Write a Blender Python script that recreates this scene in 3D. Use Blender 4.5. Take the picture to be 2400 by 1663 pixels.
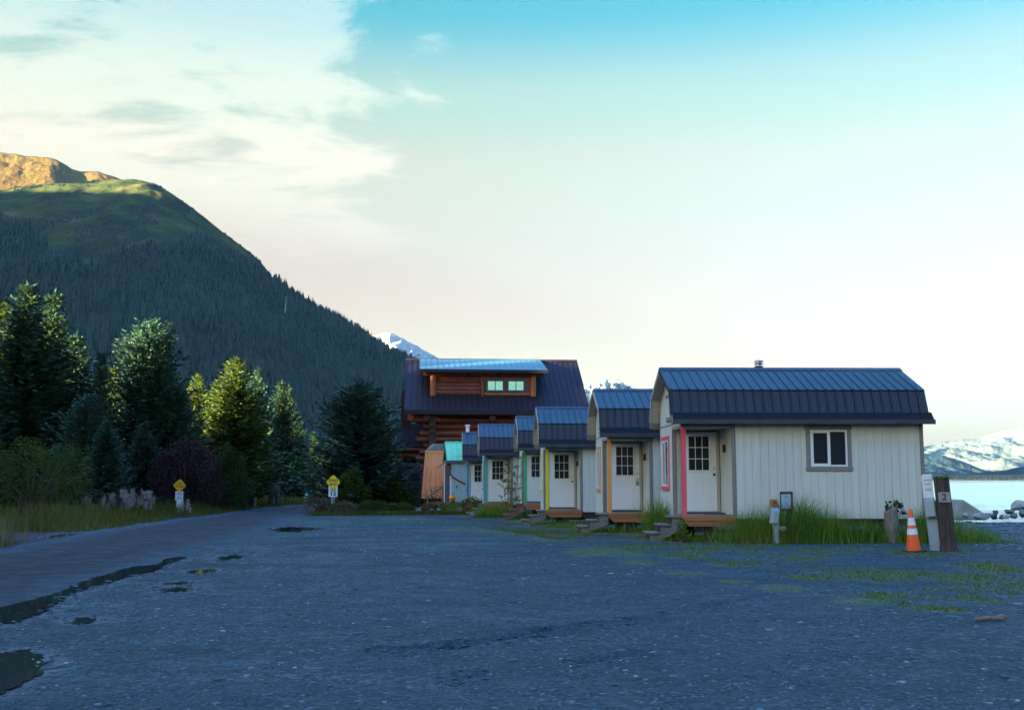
import bpy, bmesh, math, random
import numpy as np
from mathutils import Vector, Matrix

for o in list(bpy.data.objects):
    bpy.data.objects.remove(o)
scene = bpy.context.scene
COL = scene.collection
R = math.radians

# ------------------------------------------------------------------ camera
EYE = 1.5
PITCH = math.atan(290 / 2500)
cam_data = bpy.data.cameras.new('camera')
cam_data.sensor_width = 36.0
cam_data.lens = 36.0 * 2500 / 2400
cam_data.clip_start = 0.1
cam_data.clip_end = 60000
cam = bpy.data.objects.new('camera', cam_data)
COL.objects.link(cam)
cam.location = (0, 0, EYE)
cam.rotation_euler = (math.pi / 2 + PITCH, 0, 0)
scene.camera = cam

# ------------------------------------------------------------------ sun, sky, exposure
SUN_EL = R(6.5)
SUN_AZ = Vector((-0.85, -0.53)).normalized()      # horizontal direction towards the sun
S = Vector((SUN_AZ.x * math.cos(SUN_EL), SUN_AZ.y * math.cos(SUN_EL), math.sin(SUN_EL)))
sun_data = bpy.data.lights.new('sun', 'SUN')
sun_data.energy = 5.0
sun_data.angle = R(0.5)
sun_data.color = (1.0, 0.79, 0.47)
sun = bpy.data.objects.new('sun', sun_data)
COL.objects.link(sun)
sun.rotation_euler = (-S).to_track_quat('-Z', 'Y').to_euler()
sun.location = (-60, -30, 60)

world = bpy.data.worlds.new('World')
scene.world = world
world.use_nodes = True
def build_world():
    nt = world.node_tree
    N, L = nt.nodes, nt.links
    N.clear()
    out = N.new('ShaderNodeOutputWorld')
    bg = N.new('ShaderNodeBackground')
    sky = N.new('ShaderNodeTexSky')
    sky.sky_type = 'NISHITA'
    sky.sun_disc = False
    sky.sun_elevation = SUN_EL
    sky.sun_rotation = math.atan2(S.x, S.y)
    sky.altitude = 0
    sky.air_density = 1.0
    sky.dust_density = 1.2
    sky.ozone_density = 3.5
    tc = N.new('ShaderNodeTexCoord')
    sep = N.new('ShaderNodeSeparateXYZ'); L.new(tc.outputs['Generated'], sep.inputs[0])
    def math_(op, a, b=None, c=None, clamp=False):
        n = N.new('ShaderNodeMath'); n.operation = op; n.use_clamp = clamp
        for i, v in enumerate((a, b, c)):
            if v is None: continue
            if isinstance(v, (int, float)): n.inputs[i].default_value = v
            else: L.new(v, n.inputs[i])
        return n.outputs[0]
    def mixc(f, a, b, mode='MIX'):
        n = N.new('ShaderNodeMix'); n.data_type = 'RGBA'; n.blend_type = mode
        for i, v in ((0, f), (6, a), (7, b)):
            if isinstance(v, (int, float)): n.inputs[i].default_value = v
            elif isinstance(v, tuple): n.inputs[i].default_value = (*v, 1)
            else: L.new(v, n.inputs[i])
        return n.outputs[2]
    # high thin haze: a veil that is bright towards the horizon all the way round
    z = math_('MAXIMUM', sep.outputs[2], 0.0)
    ramp = N.new('ShaderNodeValToRGB'); L.new(z, ramp.inputs[0])
    cr = ramp.color_ramp; cr.interpolation = 'EASE'
    stops = SKY_STOPS
    cr.elements[0].position, cr.elements[0].color = stops[0][0], (*stops[0][1], 1)
    cr.elements[1].position, cr.elements[1].color = stops[1][0], (*stops[1][1], 1)
    for p, c in stops[2:]:
        e = cr.elements.new(p); e.color = (*c, 1)
    sc_ = N.new('ShaderNodeVectorMath'); sc_.operation = 'SCALE'; sc_.inputs['Scale'].default_value = 2.0
    L.new(ramp.outputs[0], sc_.inputs[0])
    ad_ = N.new('ShaderNodeVectorMath'); ad_.operation = 'ADD'
    rm2 = N.new('ShaderNodeValToRGB'); L.new(z, rm2.inputs[0]); c2 = rm2.color_ramp; c2.interpolation = 'EASE'
    c2.elements[0].position, c2.elements[0].color = SKY_FILTER[0][0], (*SKY_FILTER[0][1], 1)
    c2.elements[1].position, c2.elements[1].color = SKY_FILTER[1][0], (*SKY_FILTER[1][1], 1)
    for p, c in SKY_FILTER[2:]:
        e = c2.elements.new(p); e.color = (*c, 1)
    ml_ = N.new('ShaderNodeVectorMath'); ml_.operation = 'MULTIPLY'
    L.new(sky.outputs[0], ml_.inputs[0]); L.new(rm2.outputs[0], ml_.inputs[1])
    L.new(ml_.outputs[0], ad_.inputs[0]); L.new(sc_.outputs[0], ad_.inputs[1])
    base = ad_.outputs[0]
    # clouds: a flat layer overhead, projected from the view direction
    zz = math_('ADD', z, 0.10)
    u = math_('DIVIDE', sep.outputs[0], zz); v = math_('DIVIDE', sep.outputs[1], zz)
    cmb = N.new('ShaderNodeCombineXYZ'); L.new(u, cmb.inputs[0]); L.new(v, cmb.inputs[1])
    warp = N.new('ShaderNodeTexNoise'); warp.inputs['Scale'].default_value = 0.9; warp.inputs['Detail'].default_value = 3
    L.new(cmb.outputs[0], warp.inputs['Vector'])
    vadd = N.new('ShaderNodeVectorMath'); vadd.operation = 'MULTIPLY_ADD'
    L.new(warp.outputs['Color'], vadd.inputs[0]); vadd.inputs[1].default_value = (0.9, 0.5, 0); L.new(cmb.outputs[0], vadd.inputs[2])
    mp = N.new('ShaderNodeMapping'); mp.inputs['Scale'].default_value = (1.0, 1.5, 1.0); mp.inputs['Location'].default_value = CLOUD_LOC
    mp.inputs['Rotation'].default_value = (0, 0, R(-14))
    L.new(vadd.outputs[0], mp.inputs[0])
    n1 = N.new('ShaderNodeTexNoise'); n1.inputs['Scale'].default_value = 1.5; n1.inputs['Detail'].default_value = 10; n1.inputs['Roughness'].default_value = 0.60
    L.new(mp.outputs[0], n1.inputs['Vector'])
    n2 = N.new('ShaderNodeTexNoise'); n2.inputs['Scale'].default_value = 5.0; n2.inputs['Detail'].default_value = 9; n2.inputs['Roughness'].default_value = 0.66
    L.new(mp.outputs[0], n2.inputs['Vector'])
    dens = math_('MULTIPLY_ADD', n2.outputs['Fac'], 0.60, n1.outputs['Fac'])
    # the bank lies to the left of a line across the sky
    side = math_('MULTIPLY_ADD', v, CLOUD_SIDE[0], math_('MULTIPLY', u, CLOUD_SIDE[1]))
    side = math_('ADD', side, CLOUD_SIDE[2])
    side = math_('MINIMUM', math_('MAXIMUM', side, -0.35), 0.08)
    d = math_('ADD', dens, side)
    cover = N.new('ShaderNodeMapRange'); cover.interpolation_type = 'SMOOTHSTEP'
    L.new(d, cover.inputs[0]); cover.inputs[1].default_value = 0.72; cover.inputs[2].default_value = 0.89
    fade = N.new('ShaderNodeMapRange'); fade.interpolation_type = 'SMOOTHSTEP'
    L.new(sep.outputs[2], fade.inputs[0]); fade.inputs[1].default_value = 0.17; fade.inputs[2].default_value = 0.31
    f = math_('MULTIPLY', math_('MULTIPLY', cover.outputs[0], fade.outputs[0]), 0.93)
    cl_ = N.new('ShaderNodeVectorMath'); cl_.operation = 'MULTIPLY_ADD'
    L.new(base, cl_.inputs[0]); cl_.inputs[1].default_value = (0.8, 0.8, 0.8); cl_.inputs[2].default_value = CLOUD_COL
    final = mixc(f, base, cl_.outputs[0])
    L.new(final, bg.inputs[0])
    bg.inputs[1].default_value = SKY_STRENGTH
    L.new(bg.outputs[0], out.inputs[0])
SKY_STRENGTH = 0.05
# light of the thin veil (x2) that adds to the clear sky, by the sine of the elevation
SKY_STOPS = [(0.0, (0.077, 0.014, 0.055)), (1.0, (0.0, 0.15, 0.8)), (0.05, (0.11, 0.014, 0.028)), (0.11, (0.315, 0.11, 0.046)), (0.167, (0.344, 0.084, 0.0)), (0.285, (0.33, 0.207, 0.056)), (0.34, (0.239, 0.228, 0.062)), (0.42, (0.0, 0.131, 0.076)), (0.65, (0.0, 0.2, 0.75))]
# what the veil lets through of the clear sky
SKY_FILTER = [(0.0, (0.381, 0.26, 0.212)), (1.0, (1.0, 1.0, 1.0)), (0.1, (0.585, 0.483, 0.362)), (0.2, (0.617, 0.557, 0.402)), (0.28, (0.617, 0.548, 0.393)), (0.42, (0.38, 0.533, 0.461)), (0.65, (1.0, 1.0, 1.0))]
CLOUD_COL = (0.66, 0.55, 0.46)
CLOUD_LOC = (3.1, 1.7, 0)
CLOUD_SIDE = (-0.135, -0.9, 0.0)
build_world()

vs = scene.view_settings
vs.view_transform = 'Standard'
vs.look = 'None'
vs.exposure = 3.8
vs.gamma = 1.0
vs.use_curve_mapping = False
scene.render.engine = 'CYCLES'
cy = scene.cycles
cy.use_denoising = True
cy.max_bounces = 6
cy.diffuse_bounces = 3
cy.glossy_bounces = 3
cy.transmission_bounces = 4
cy.transparent_max_bounces = 6
cy.volume_bounces = 1
cy.caustics_reflective = False
cy.caustics_refractive = False
cy.sample_clamp_indirect = 6.0

# ------------------------------------------------------------------ helpers
rng = random.Random(7)
nrng = np.random.default_rng(7)

def unproj(px, py, Y):
    """point of the photograph's ray (2400x1663 grid) at depth Y"""
    a, b = (px - 1200) / 2500, (831.5 - py) / 2500
    s, c = math.sin(PITCH), math.cos(PITCH)
    k = Y / (c - s * b)
    return Vector((a * k, Y, EYE + (s + c * b) * k))

_tab = {}
def _hash(ix, iy, seed):
    h = (ix.astype(np.int64) * 374761393 + iy.astype(np.int64) * 668265263 + seed * 982451653) & 0xffffffff
    h = ((h ^ (h >> 13)) * 1274126177) & 0xffffffff
    return ((h ^ (h >> 16)) & 0xffff) / 65535.0
def vnoise(x, y, seed=0):
    x = np.asarray(x, float); y = np.asarray(y, float)
    ix, iy = np.floor(x), np.floor(y)
    fx, fy = x - ix, y - iy
    fx = fx * fx * (3 - 2 * fx); fy = fy * fy * (3 - 2 * fy)
    a = _hash(ix, iy, seed); b = _hash(ix + 1, iy, seed)
    c = _hash(ix, iy + 1, seed); d = _hash(ix + 1, iy + 1, seed)
    return (a * (1 - fx) + b * fx) * (1 - fy) + (c * (1 - fx) + d * fx) * fy
def fbm(x, y, octs=4, seed=0, gain=0.5):
    t = 0; amp = 1; tot = 0
    for k in range(octs):
        t = t + amp * (vnoise(np.asarray(x) * 2 ** k + 13.7 * k, np.asarray(y) * 2 ** k - 7.1 * k, seed + k) * 2 - 1)
        tot += amp; amp *= gain
    return t / tot

def sstep(x):
    x = np.clip(x, 0, 1); return x * x * (3 - 2 * x)

def gz(x, y):
    """height of the ground"""
    x = np.asarray(x, float); y = np.asarray(y, float)
    z = -0.011 * np.clip(y - 26, 0, 39)
    y1 = np.maximum(42 - 0.2 * (x - 16), 20)
    x1 = np.interp(y, [0, 42, 50, 80, 140, 300, 600, 1500], [11.5, 11.5, 11.5, 11, 15, 30, 100, 250])
    d = np.minimum(y - y1, x - x1)
    z = z - 5.0 * sstep(d / 9.0)
    z = z + 0.9 * sstep((-x - 20 - 0.08 * y) / 22) * sstep((y + 40) / 60)
    return z
def g(x, y):
    return float(gz(x, y))
def on_ground(px, py):
    Y = 20.0
    for _ in range(30):
        p = unproj(px, py, Y)
        h = EYE - p.z
        if h < 1e-4: Y *= 1.3; continue
        Y = Y * (EYE - g(p.x, Y)) / h
    p = unproj(px, py, Y); p.z = g(p.x, p.y)
    return p

def new_mesh(name, verts, faces, smooth=False):
    me = bpy.data.meshes.new(name)
    if isinstance(verts, np.ndarray) and isinstance(faces, np.ndarray):
        nv, nf, k = len(verts), len(faces), faces.shape[1]
        me.vertices.add(nv); me.vertices.foreach_set('co', np.ascontiguousarray(verts, dtype=np.float32).ravel())
        me.loops.add(nf * k); me.loops.foreach_set('vertex_index', np.ascontiguousarray(faces, dtype=np.int32).ravel())
        me.polygons.add(nf); me.polygons.foreach_set('loop_start', np.arange(0, nf * k, k, dtype=np.int32))
        me.polygons.foreach_set('loop_total', np.full(nf, k, dtype=np.int32))
        me.update(calc_edges=True)
    else:
        me.from_pydata([tuple(v) for v in verts], [], [tuple(f) for f in faces]); me.update()
    if smooth:
        me.polygons.foreach_set('use_smooth', np.ones(len(me.polygons), dtype=bool))
    return me

def link(name, mesh, parent=None, loc=(0, 0, 0), rot=None, scale=None):
    o = bpy.data.objects.new(name, mesh)
    COL.objects.link(o)
    o.location = loc
    if rot is not None: o.rotation_euler = rot
    if scale is not None: o.scale = scale
    if parent is not None: o.parent = parent
    return o
def tag(o, label=None, cat=None, group=None, kind=None):
    if label: o['label'] = label
    if cat: o['category'] = cat
    if group: o['group'] = group
    if kind: o['kind'] = kind
    return o
def thing(name, label, cat, loc=(0, 0, 0), rotz=0.0, group=None):
    o = link(name, None, None, loc, (0, 0, rotz))
    o.empty_display_size = 0.2
    return tag(o, label, cat, group)

class MB:
    """collects shapes and links them as one mesh object"""
    def __init__(self): self.v, self.f = [], []
    def add(self, vs, fs):
        n = len(self.v); self.v += [tuple(p) for p in vs]; self.f += [tuple(i + n for i in q) for q in fs]; return self
    def box(self, x0, x1, y0, y1, z0, z1):
        return self.add([(x0, y0, z0), (x1, y0, z0), (x1, y1, z0), (x0, y1, z0), (x0, y0, z1), (x1, y0, z1), (x1, y1, z1), (x0, y1, z1)],
                        [(3, 2, 1, 0), (4, 5, 6, 7), (0, 1, 5, 4), (1, 2, 6, 5), (2, 3, 7, 6), (3, 0, 4, 7)])
    def prism(self, poly, axis, a, b):
        """polygon (2D) extruded along an axis from a to b; axis x: poly=(y,z), y: (x,z), z: (x,y)"""
        def P(p, t):
            return (t, p[0], p[1]) if axis == 'x' else (p[0], t, p[1]) if axis == 'y' else (p[0], p[1], t)
        n = len(poly)
        vs_ = [P(p, a) for p in poly] + [P(p, b) for p in poly]
        fs = [tuple(range(n)), tuple(range(2 * n - 1, n - 1, -1))] + [(i, i + n, (i + 1) % n + n, (i + 1) % n) for i in range(n)]
        return self.add(vs_, fs)
    def tube(self, pts, radii, n=8, caps=True):
        pts = [Vector(p) for p in pts]
        if not isinstance(radii, (list, tuple)): radii = [radii] * len(pts)
        rings = []; ref = None
        for i, p in enumerate(pts):
            d = (pts[min(i + 1, len(pts) - 1)] - pts[max(i - 1, 0)]).normalized()
            if ref is None: ref = Vector((0, 0, 1)) if abs(d.z) < 0.9 else Vector((1, 0, 0))
            a = d.cross(ref).normalized(); b = d.cross(a).normalized(); ref = b.cross(d) if False else ref
            rings.append([p + (a * math.cos(2 * math.pi * k / n) + b * math.sin(2 * math.pi * k / n)) * radii[i] for k in range(n)])
        vs_ = [q for r in rings for q in r]
        fs = [(i * n + k, i * n + (k + 1) % n, (i + 1) * n + (k + 1) % n, (i + 1) * n + k) for i in range(len(pts) - 1) for k in range(n)]
        if caps:
            fs += [tuple(range(n - 1, -1, -1)), tuple((len(pts) - 1) * n + k for k in range(n))]
        return self.add(vs_, fs)
    def lathe(self, prof, c=(0, 0, 0), n=16):
        vs_ = [(c[0] + r * math.cos(2 * math.pi * k / n), c[1] + r * math.sin(2 * math.pi * k / n), c[2] + z) for r, z in prof for k in range(n)]
        m = len(prof)
        fs = [(i * n + k, i * n + (k + 1) % n, (i + 1) * n + (k + 1) % n, (i + 1) * n + k) for i in range(m - 1) for k in range(n)]
        fs += [tuple(range(n - 1, -1, -1)), tuple((m - 1) * n + k for k in range(n))]
        return self.add(vs_, fs)
    def mesh(self, name, material, smooth=False, bevel=0.0):
        me = bpy.data.meshes.new(name)
        me.from_pydata(self.v, [], self.f); me.update()
        bm = bmesh.new(); bm.from_mesh(me)
        bmesh.ops.recalc_face_normals(bm, faces=bm.faces)
        if bevel > 0:
            ed = [e for e in bm.edges if len(e.link_faces) == 2 and e.calc_face_angle(0) > 0.5]
            bmesh.ops.bevel(bm, geom=ed, offset=bevel, segments=1, affect='EDGES', profile=0.5, clamp_overlap=True)
        bm.to_mesh(me); bm.free()
        if smooth:
            me.polygons.foreach_set('use_smooth', np.ones(len(me.polygons), dtype=bool))
            try: me.set_sharp_from_angle(angle=R(40))
            except Exception: pass
        me.materials.append(material)
        return me
    def build(self, name, material, parent=None, loc=(0, 0, 0), smooth=False, bevel=0.0, rot=None):
        return link(name, self.mesh(name, material, smooth, bevel), parent, loc, rot)

CACHE = {}
def shared(key, fn):
    if key not in CACHE: CACHE[key] = fn()
    return CACHE[key]
def boxm(name, material, w, d, h, bevel=0.0):
    """shared box mesh with its lower near-left corner at the origin"""
    k = (name, material.name, round(w, 3), round(d, 3), round(h, 3), bevel)
    return shared(k, lambda: MB().box(0, w, 0, d, 0, h).mesh(name, material, bevel=bevel))
def box(name, material, parent, x0, x1, y0, y1, z0, z1, bevel=0.0):
    return link(name, boxm(name, material, x1 - x0, y1 - y0, z1 - z0, bevel), parent, (x0, y0, z0))

def text_mesh(s, size, material, extrude=0.002):
    def mk():
        cu = bpy.data.curves.new('lettering', 'FONT'); cu.body = s; cu.size = size; cu.extrude = extrude
        cu.align_x = 'CENTER'; cu.align_y = 'CENTER'; cu.offset = size * 0.022; cu.resolution_u = 3
        ob = bpy.data.objects.new('lettering', cu); COL.objects.link(ob)
        dg = bpy.context.evaluated_depsgraph_get(); dg.update()
        me = bpy.data.meshes.new_from_object(ob.evaluated_get(dg))
        bpy.data.objects.remove(ob); bpy.data.curves.remove(cu)
        me.materials.clear(); me.materials.append(material)
        return me
    return shared(('text', s, size, material.name), mk)
def lettering(s, size, material, parent, loc, sx=1.0, sy=1.0, rot=(math.pi / 2, 0, 0)):
    return link('lettering', text_mesh(s, size, material), parent, loc, rot, (sx, sy, 1))

# ------------------------------------------------------------------ materials
def nodes_of(m):
    m.use_nodes = True
    return m.node_tree.nodes, m.node_tree.links
def mat(name, col, rough=0.6, metal=0.0, spec=0.5, var=0.12, vscale=3.0, stretch=(1, 1, 1), bump=0.0, bscale=40.0, objvar=0.0, col2=None, island=0.0, coat=0.0):
    m = bpy.data.materials.new(name)
    N, L = nodes_of(m)
    b = N['Principled BSDF']
    b.inputs['Roughness'].default_value = rough
    b.inputs['Metallic'].default_value = metal
    b.inputs['Specular IOR Level'].default_value = spec
    if coat: b.inputs['Coat Weight'].default_value = coat; b.inputs['Coat Roughness'].default_value = 0.15
    geo = N.new('ShaderNodeNewGeometry')
    mp = N.new('ShaderNodeMapping'); mp.inputs['Scale'].default_value = stretch
    L.new(geo.outputs['Position'], mp.inputs[0])
    nz = N.new('ShaderNodeTexNoise'); nz.inputs['Scale'].default_value = vscale; nz.inputs['Detail'].default_value = 6; nz.inputs['Roughness'].default_value = 0.6
    L.new(mp.outputs[0], nz.inputs['Vector'])
    mr = N.new('ShaderNodeMapRange'); L.new(nz.outputs['Fac'], mr.inputs[0]); mr.inputs[1].default_value = 0.3; mr.inputs[2].default_value = 0.7
    mx = N.new('ShaderNodeMix'); mx.data_type = 'RGBA'
    L.new(mr.outputs[0], mx.inputs[0])
    c2 = col2 or tuple(min(1, c * (1 + var)) for c in col)
    c1 = col if col2 else tuple(c * (1 - var) for c in col)
    mx.inputs[6].default_value = (*c1, 1); mx.inputs[7].default_value = (*c2, 1)
    out = mx.outputs[2]
    if objvar or island:
        rv = N.new('ShaderNodeMapRange')
        if island: L.new(geo.outputs['Random Per Island'], rv.inputs[0])
        else:
            oi = N.new('ShaderNodeObjectInfo'); L.new(oi.outputs['Random'], rv.inputs[0])
        k = objvar or island
        rv.inputs[3].default_value = 1 - k; rv.inputs[4].default_value = 1 + k
        vm = N.new('ShaderNodeVectorMath'); vm.operation = 'SCALE'
        L.new(out, vm.inputs[0]); L.new(rv.outputs[0], vm.inputs['Scale'])
        out = vm.outputs[0]
    L.new(out, b.inputs['Base Color'])
    if bump:
        bn = N.new('ShaderNodeTexNoise'); bn.inputs['Scale'].default_value = bscale; bn.inputs['Detail'].default_value = 5
        L.new(mp.outputs[0], bn.inputs['Vector'])
        bp = N.new('ShaderNodeBump'); bp.inputs['Strength'].default_value = bump; bp.inputs['Distance'].default_value = 0.01
        L.new(bn.outputs['Fac'], bp.inputs['Height']); L.new(bp.outputs[0], b.inputs['Normal'])
    return m

def leaf_mat(name, c1, c2, c3=None, rough=0.55, trans=0.25, vscale=0.7):
    """foliage: colour differs from leaf to leaf and in larger drifts"""
    m = bpy.data.materials.new(name)
    N, L = nodes_of(m)
    b = N['Principled BSDF']; b.inputs['Roughness'].default_value = rough; b.inputs['Specular IOR Level'].default_value = 0.13
    geo = N.new('ShaderNodeNewGeometry')
    ramp = N.new('ShaderNodeValToRGB'); cr = ramp.color_ramp
    cr.elements[0].color = (*c1, 1); cr.elements[1].color = (*c2, 1)
    if c3:
        e = cr.elements.new(0.93); e.color = (*c2, 1)
        cr.elements[-1].color = (*c3, 1)
    nz = N.new('ShaderNodeTexNoise'); nz.inputs['Scale'].default_value = vscale; nz.inputs['Detail'].default_value = 3
    L.new(geo.outputs['Position'], nz.inputs['Vector'])
    ad = N.new('ShaderNodeMath'); ad.operation = 'MULTIPLY_ADD'
    L.new(nz.outputs['Fac'], ad.inputs[0]); ad.inputs[1].default_value = 0.8
    ml = N.new('ShaderNodeMath'); ml.operation = 'MULTIPLY_ADD'
    L.new(geo.outputs['Random Per Island'], ml.inputs[0]); ml.inputs[1].default_value = 0.75; ml.inputs[2].default_value = -0.27
    L.new(ml.outputs[0], ad.inputs[2])
    L.new(ad.outputs[0], ramp.inputs[0])
    L.new(ramp.outputs[0], b.inputs['Base Color'])
    if trans:
        tr = N.new('ShaderNodeBsdfTranslucent'); L.new(ramp.outputs[0], tr.inputs[0])
        mx = N.new('ShaderNodeMixShader'); mx.inputs[0].default_value = trans
        o = N['Material Output']
        L.new(b.outputs[0], mx.inputs[1]); L.new(tr.outputs[0], mx.inputs[2]); L.new(mx.outputs[0], o.inputs[0])
    return m
# ------------------------------------------------------------------ ground, road, puddles, water
ROAD_R = [(-60, -4.0), (5, -4.9), (11, -5.3), (20, -6.2), (28, -6.6), (40, -8.2), (51, -10.2), (65, -12.2), (78, -12.9), (90, -10), (110, -2), (150, 6)]
ROAD_L = [(-60, -10.0), (5, -10.4), (23, -11.0), (33, -12.6), (50, -14.6), (67, -16.4), (75, -16.6), (83, -15.6), (95, -12), (115, -5), (150, 0)]
def road_r(y): return np.interp(y, [p[0] for p in ROAD_R], [p[1] for p in ROAD_R])
def road_l(y): return np.interp(y, [p[0] for p in ROAD_L], [p[1] for p in ROAD_L])

PUDDLES = [
 ('long narrow puddle along the edge of the road',
  [(-60,1462),(-60,1420),(30,1418),(70,1408),(120,1395),(175,1373),(215,1357),(255,1346),(290,1333),(330,1328),(372,1322),(388,1310),(420,1306),(436,1307),(420,1314),(395,1322),(372,1334),(330,1346),(290,1356),(255,1367),(215,1378),(175,1392),(130,1420),(80,1444),(30,1462)]),
 ('murky puddle with floating leaves cut off by the corner of the picture',
  [(-80,1640),(-80,1530),(0,1528),(40,1519),(70,1518),(98,1531),(110,1550),(100,1570),(80,1580),(50,1598),(20,1612),(0,1618)]),
 ('small greenish pothole puddle with a pale silt rim', [(160,1452),(172,1446),(200,1443),(224,1445),(230,1449),(218,1456),(196,1460),(172,1458)]),
 ('oval brown pothole puddle, lower of the close pair', [(370,1383),(380,1376),(410,1373),(445,1374),(456,1379),(440,1386),(400,1388),(378,1388)]),
 ('thin brown pothole puddle, upper of the close pair', [(383,1366),(400,1362),(440,1361),(454,1363),(440,1367),(400,1369)]),
 ('brown sliver puddle between the long puddle and the potholes', [(436,1337),(455,1334),(490,1331),(522,1333),(500,1337),(470,1343),(450,1340)]),
 ('dark green puddle beyond the brown sliver puddle', [(500,1309),(520,1302),(545,1299),(570,1297),(576,1301),(560,1307),(530,1314),(512,1317)]),
 ('wide dark puddle where the road meets the gravel lot', [(626,1241),(640,1237),(680,1235),(730,1236),(752,1239),(735,1243),(690,1247),(650,1246)]),
 ('roadside puddle on the lane at the grass', [(100,1259),(125,1254),(160,1251),(182,1253),(150,1258),(120,1263)]),
]
puddle_world = []
for lab, pts in PUDDLES:
    puddle_world.append([on_ground(*p) for p in pts])

def poly_dist(x, y, poly):
    """signed distance to a polygon (negative inside)"""
    d = np.full(x.shape, 1e9); inside = np.zeros(x.shape, bool)
    n = len(poly)
    for i in range(n):
        ax, ay = poly[i].x, poly[i].y; bx, by = poly[(i + 1) % n].x, poly[(i + 1) % n].y
        ex, ey = bx - ax, by - ay
        t = np.clip(((x - ax) * ex + (y - ay) * ey) / (ex * ex + ey * ey + 1e-12), 0, 1)
        d = np.minimum(d, np.hypot(x - ax - t * ex, y - ay - t * ey))
        c = ((ay > y) != (by > y)) & (x < (bx - ax) * (y - ay) / (by - ay + 1e-12) + ax)
        inside ^= c
    return np.where(inside, -d, d)
def line_dist(x, y, pts):
    d = np.full(x.shape, 1e9)
    for p, q in zip(pts[:-1], pts[1:]):
        ex, ey = q.x - p.x, q.y - p.y
        t = np.clip(((x - p.x) * ex + (y - p.y) * ey) / (ex * ex + ey * ey + 1e-12), 0, 1)
        d = np.minimum(d, np.hypot(x - p.x - t * ex, y - p.y - t * ey))
    return d

RUTS = [[(905,1526),(960,1523),(1000,1519),(1060,1514),(1100,1510),(1150,1502),(1220,1490),(1300,1476),(1380,1466),(1440,1459),(1500,1452)],
        [(1540,1445),(1600,1432),(1650,1424),(1700,1414),(1760,1402),(1800,1396)],
        [(1365,1555),(1400,1549),(1450,1543),(1490,1536)], [(1080,1588),(1105,1586),(1120,1583)]]
ruts_world = [[on_ground(*p) for p in r] for r in RUTS]
hole = on_ground(1015, 1519)

def graded(lo, hi, a, b, d, k=1.09):
    mid = list(np.arange(a, b + d, d))
    up = []; s = d; p = mid[-1]
    while p < hi: s *= k; p += s; up.append(p)
    dn = []; s = d; p = mid[0]
    while p > lo: s *= k; p -= s; dn.append(p)
    return np.array(dn[::-1] + mid + up)

def ground_disp(x, y):
    near = np.exp(-np.maximum(y - 12, 0) / 25)
    z = 0.012 * fbm(x * 0.9, y * 0.9, 3, 5) + 0.006 * fbm(x * 5, y * 5, 2, 9) * near
    for i, r in enumerate(ruts_world):
        d = line_dist(x + 0.05 * fbm(x * 3, y * 3, 2, 3), y, r)
        amp = 0.075 if i == 0 else 0.05
        amp = amp * (0.5 + 0.7 * vnoise(x * 2.3, y * 2.3, 77))
        z = z - amp * np.exp(-(d / 0.075) ** 2) + 0.6 * amp * np.exp(-((d - 0.17) / 0.09) ** 2)
    dh = np.hypot((x - hole.x) / 2.4, y - hole.y)
    z = z - 0.055 * np.exp(-(dh / 0.14) ** 2)
    for (lab, _), poly in zip(PUDDLES, puddle_world):
        if lab.startswith(('long', 'roadside', 'wide')): continue
        d = poly_dist(x, y, poly)
        z = z - 0.03 * sstep((0.25 - d) / 0.5)
    return z

# the cabins' yard: (X, Y, yaw, base z)
CABINS = [(4.19, 26.4, 1.0, 0.0), (2.85, 31.8, 1.5, -0.11), (1.22, 38.6, 1.6, -0.21), (0.51, 45.6, 2.6, -0.14), (-1.28, 50.4, 3.2, -0.25), (-2.37, 57.0, 3.0, -0.38)]
def yard(x, y):
    """how close to the row of cabins, 1 near, 0 away"""
    row = np.interp(y, [0, 18, 26.4, 31.8, 38.6, 45.6, 57, 70], [9, 7, 4.2, 2.9, 1.2, 0.5, -2.4, -6])
    return sstep((x - (row - 3.2)) / 3.0)

MOSS_SPOTS = [(1430,1290,95,12),(1370,1297,50,8),(1500,1283,60,7),(1600,1300,70,8),(1720,1322,75,8),(1650,1286,90,7),(1880,1311,60,6),(2050,1347,150,13),(1900,1352,70,8),(2330,1331,95,14),(2262,1352,85,9),(2000,1407,95,10),
              (2190,1427,70,10),(1835,1377,65,8),(1600,1342,60,7),(1715,1362,50,6),(2150,1300,60,8),(2090,1395,60,8),(2300,1405,80,9),(1900,1290,60,6),(1500,1318,60,6),(1200,1247,90,6),(1080,1240,80,5),(950,1215,80,5),(1290,1262,70,6),(1760,1290,60,5)]
moss_world = []
for mx_, my_, mw_, mh_ in MOSS_SPOTS:
    c_ = on_ground(mx_, my_); e_ = on_ground(mx_ + mw_, my_); f_ = on_ground(mx_, my_ - mh_)
    moss_world.append((c_.x, c_.y, abs(e_.x - c_.x), abs(f_.y - c_.y)))
def moss_field(x, y):
    m = np.zeros(np.shape(x))
    wob = 0.55 * fbm(x * 1.3, y * 1.3, 4, 91, .6)
    for cx, cy_, rx, ry in moss_world:
        d = np.hypot((x - cx) / rx, (y - cy_) / ry)
        m = np.maximum(m, sstep((1.25 - d + wob) / 0.9))
    return m

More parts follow.
